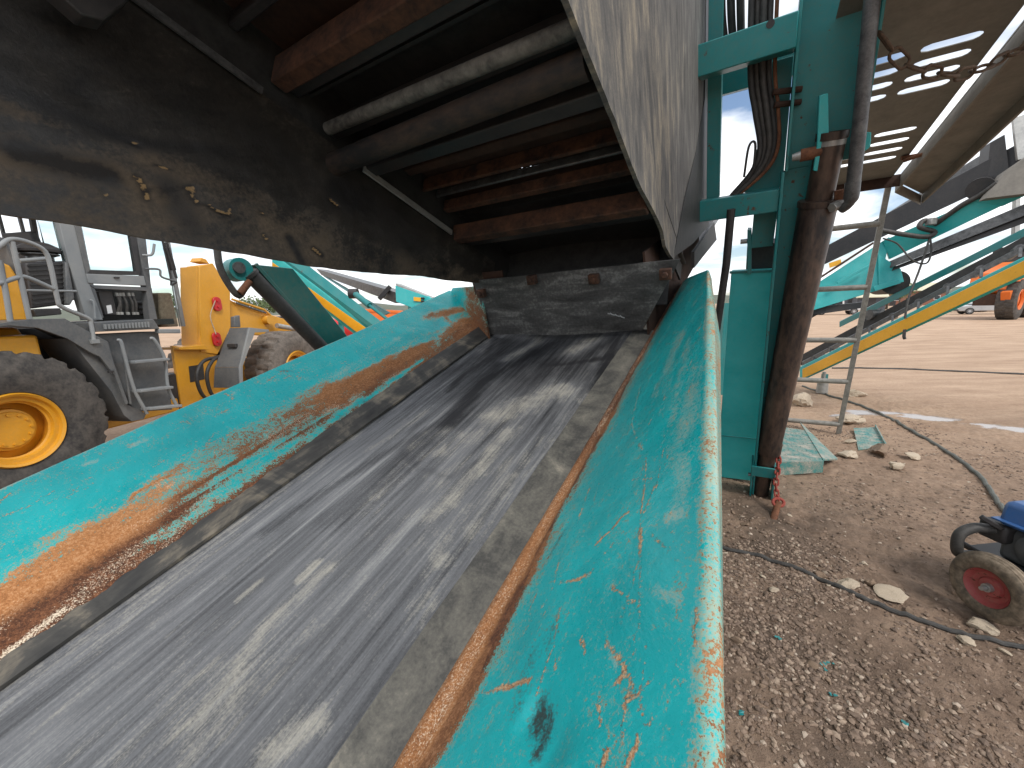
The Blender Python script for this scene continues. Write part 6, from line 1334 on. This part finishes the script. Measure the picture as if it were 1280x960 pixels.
for i, (px_, d_) in enumerate((((-0.675, 1.02, 0.009), 190), ((-0.639, 1.02, 0.008), 180), ((-0.609, 1.02, 0.007), 200), ((-0.575, 1.02, 0.006), 185), ((-0.543, 1.019, 0.006), 195), ((-0.509, 1.019, 0.005), 190), ((-0.475, 1.019, 0.004), 188), ((-0.815, 1.021, 0.013), 200), ((-0.841, 1.021, 0.013), 185))):
    tree(G0(px_, d_), rt.uniform(6.0, 8.5), rt.uniform(4, 5.5), 'grey-green tree in the distant line of trees seen over the loader lift arm', 20+i, 500, 'distant trees on the left')
# low wooded rise far behind
mb = MB(); N = 160; az = np.linspace(R(-80), R(75), N)
hh = 5+9*fbm(az*9, az*0, 44, 4)
Gh = np.stack([np.stack([np.sin(az)*(420+60*k), np.cos(az)*(420+60*k), (hh*math.sin(min(1, k/2)*math.pi/2))-1.5], -1) for k in range(4)], 1)
tag(link('distant_hills', gridmesh('distant_hills', Gh), simple('far_hills', (.07, .085, .06), (.14, .15, .11), .95, .05)), kind='structure')

# ================================================================== STONES
def ico(n):
    bm = bmesh.new(); bmesh.ops.create_icosphere(bm, subdivisions=n, radius=1); v = np.array([tuple(x.co) for x in bm.verts]); f = [tuple(y.index for y in x.verts) for x in bm.faces]; bm.free(); return v, f
IV1, IF1 = ico(1); IV2, IF2 = ico(2); IV3, IF3 = ico(3)
def stone_mesh(name, seed, sub=2, flat=.6, rough=.25):
    iv, jf = ((IV1, IF1), (IV2, IF2), (IV3, IF3))[sub-1]; r_ = np.random.RandomState(seed)
    # facet by cutting with random planes
    v = iv.copy()
    for k in range(9):
        nrm = r_.normal(size=3); nrm /= np.linalg.norm(nrm); dd = r_.uniform(.42, .85); s_ = v @ nrm; v = v - np.outer(np.maximum(0, s_-dd), nrm)
    v += rough*.12*r_.normal(size=v.shape); v *= np.array([1, r_.uniform(.6, .9), flat*r_.uniform(.7, 1.1)])
    me = bpy.data.meshes.new(name); me.from_pydata(v.tolist(), [], jf); me.polygons.foreach_set('use_smooth', [True]*len(me.polygons)); me.set_sharp_from_angle(angle=R(32)); return me
def put_stone(name, label, p, size, seed, mat, group=None, flat=.6, rz=0, sub=3, sink=.35):
    me = stone_mesh(name, seed, sub, flat, .4); me.materials.append(MAT[mat]); o = bpy.data.objects.new(name, me); COL.objects.link(o)
    o.location = (p[0], p[1], gz(p[0], p[1])+size*flat*(1-sink)*.8); o.scale = (size,)*3; o.rotation_euler = (rnd.uniform(-.15, .15), rnd.uniform(-.15, .15), rz); return tag(o, label, 'stone', group)
put_stone('flat_stone', 'large pale flat stone, the widest one lying beyond the dark hose', (2.215, 2.37, 0.0), .085, 3, 'rock', flat=.35, rz=-.3)
put_stone('flat_stone', 'long thin pale stone to the right of the widest flat one', (2.413, 2.271, 0.0), .088, 9, 'rock', flat=.28, rz=-.5)
put_stone('stone', 'small round pale stone on the near side of the dark hose', (1.708, 2.342, 0.0), .032, 5, 'rock', flat=.8)
put_stone('stone', 'brownish pale stone below the pump wheel beside the dark hose', (2.686, 2.005, 0.0), .075, 6, 'rock', flat=.55, rz=-.7)
put_stone('stone', 'second pale stone in the gravel beside the hose, left of the pump wheel', (2.505, 1.915, 0.0), .05, 7, 'rock', flat=.45, rz=-.4)
put_stone('stone', 'large dark-sided rock lying left of the loose tread plate', (4.432, 4.578, 0.0), .14, 11, 'rock_brown', flat=.7)
put_stone('stone', 'tan lump of rock between the step and the loose tread plate', (4.072, 4.578, 0.0), .14, 12, 'rock', flat=.5)
put_stone('stone', 'broad tan rock to the right of the dark-sided rock', (4.285, 4.199, 0.0), .13, 13, 'rock', flat=.45)
put_stone('stone', 'pale rock beside the ladder at the far edge of the step', (5.291, 7.053, 0.0), .20, 14, 'rock', flat=.7)
put_stone('stone', 'pale rock lying beyond the ladder foot', (6.658, 7.547, 0.0), .20, 15, 'rock', flat=.5)
put_stone('stone', 'tan rock at the upper side of the loose tread plate', (5.251, 5.976, 0.0), .20, 16, 'rock', flat=.5)
put_stone('stone', 'flat tan stone right of the broad tan rock', (4.695, 4.432, 0.0), .10, 17, 'rock', flat=.4)
put_stone('stone', 'small pale rock in front of the ladder foot', (4.432, 5.009, 0.0), .08, 18, 'rock', flat=.5)
put_stone('stone', 'brown stone touching the widest flat stone on its right', (2.384, 2.379, 0.0), .04, 19, 'rock_brown', flat=.8)
put_stone('stone', 'brown stone left of the widest flat stone against the hose', (2.109, 2.471, 0.0), .045, 20, 'rock_brown', flat=.7)
# countable loose stones in the gravel
lib = [stone_mesh('stone', 100+i, 2, .65) for i in range(10)]; lib2 = [stone_mesh('stone', 120+i, 2, .65) for i in range(10)]
for me in lib: me.materials.append(MAT['rock_brown'])
for me in lib2: me.materials.append(MAT['rock'])
rs = np.random.RandomState(21); cnt = 0
def density(x, y):
    # thick gravel in the near right corner and beside the hopper
    return 1.0*math.exp(-((x-2.4)**2/1.3+(y-1.15)**2/.55)) + .75*math.exp(-((x-1.55)**2/.16+(y-1.9)**2/1.2)) + .5*math.exp(-((x-1.85)**2/.3+(y-2.9)**2/.5)) + .10
while cnt < 230:
    x, y = rs.uniform(.95, 4.6), rs.uniform(.35, 4.2)
    if rs.uniform() > density(x, y): continue
    pale_ = rs.uniform() < .22; me = (lib2 if pale_ else lib)[rs.randint(10)]
    o = bpy.data.objects.new('gravel_stone', me); COL.objects.link(o); s_ = .012+.020*rs.uniform()**2
    o.location = (x, y, gz(x, y)+s_*.25); o.scale = (s_*rs.uniform(.9, 1.4), s_, s_*rs.uniform(.8, 1.1)); o.rotation_euler = (rs.uniform(-.4, .4), rs.uniform(-.4, .4), rs.uniform(0, 6.28))
    tag(o, 'pale loose stone lying in the brown gravel right of the hopper' if pale_ else 'brown loose stone lying in the brown gravel right of the hopper', 'stone', 'pale loose stones in the gravel' if pale_ else 'brown loose stones in the gravel'); cnt += 1
# finer gravel that nobody could count
n = NT('gravel'); geo = n.new('ShaderNodeNewGeometry'); v = n.coord(); g = n.noise(v, 90, 5, .7)
rc_ = n.ramp(geo.outputs['Random Per Island'], [(0, (.085, .053, .038)), (.45, (.175, .115, .08)), (.75, (.28, .195, .14)), (.93, (.40, .30, .22)), (1, (.60, .50, .40))])
MAT['gravel'] = n.fin(n.mix(.35, rc_, n.mix(g, (.05, .035, .027), (.40, .31, .24))), .9, n.bump(g, .4, .004))
NV, NF = IV1, np.array(IF1); VS = []; FS = []; off = 0; k = 0
NG = 34000
while k < NG:
    m_ = 4000; X = rs.uniform(.85, 6.2, m_); Y = rs.uniform(.2, 6.0, m_); Dn = np.exp(-((X-2.4)**2/1.5+(Y-1.15)**2/.7)) + .8*np.exp(-((X-1.55)**2/.2+(Y-1.9)**2/1.4)) + .55*np.exp(-((X-1.85)**2/.35+(Y-2.9)**2/.6)) + .09
    Dn *= .25+1.3*sstep(.4, .62, fbm(X*2.6, Y*2.6, 61, 4)); keep = rs.uniform(size=m_) < Dn; X, Y = X[keep], Y[keep]
    am = np.exp(-np.hypot(np.maximum(0, np.abs(X-3)-4), np.maximum(0, Y-7))/6); Zg = (ground_h(X, Y)+ground_fine(X, Y))*am
    for x, y, z in zip(X, Y, Zg):
        s_ = .0042+.012*rs.uniform()**2.6; a = rs.uniform(0, 6.28); ca, sa = math.cos(a), math.sin(a); sc = s_*np.array([rs.uniform(.8, 1.5), rs.uniform(.7, 1.1), rs.uniform(.45, .9)])
        v = NV*sc*(1+.22*rs.normal(size=NV.shape)); v = np.stack([v[:, 0]*ca-v[:, 1]*sa, v[:, 0]*sa+v[:, 1]*ca, v[:, 2]], -1)+[x, y, z+s_*.12]
        VS.append(v); FS.append(NF+off); off += len(NV); k += 1
        if k >= NG: break
me = bpy.data.meshes.new('gravel'); me.from_pydata(np.concatenate(VS).tolist(), [], np.concatenate(FS).tolist())
tag(link('gravel', me, 'gravel'), kind='stuff')
# flakes of turquoise paint on the dirt
mb = MB()
for px in ((1.469, 1.953, 0.0), (1.607, 1.779, 0.0), (1.519, 1.614, 0.0), (1.022, 1.519, 0.0), (1.643, 1.792, 0.0), (1.731, 1.483, 0.0), (1.598, 1.755, 0.0)):
    for k in range(3):
        x, y = px[0]+rnd.uniform(-.012, .012), px[1]+rnd.uniform(-.012, .012); z = gz(x, y)+.012; a = rnd.uniform(0, 3); r_ = rnd.uniform(.006, .014)
        mb.prism([(x+r_*math.cos(a+t), y+r_*.7*math.sin(a+t), z+.003*math.sin(t*2)) for t in (0, 1.3, 2.4, 3.6, 5.0)], (0, 0, .0015))
tag(link('paint_flakes', mb.mesh('paint_flakes', False), 'teal'), kind='stuff')
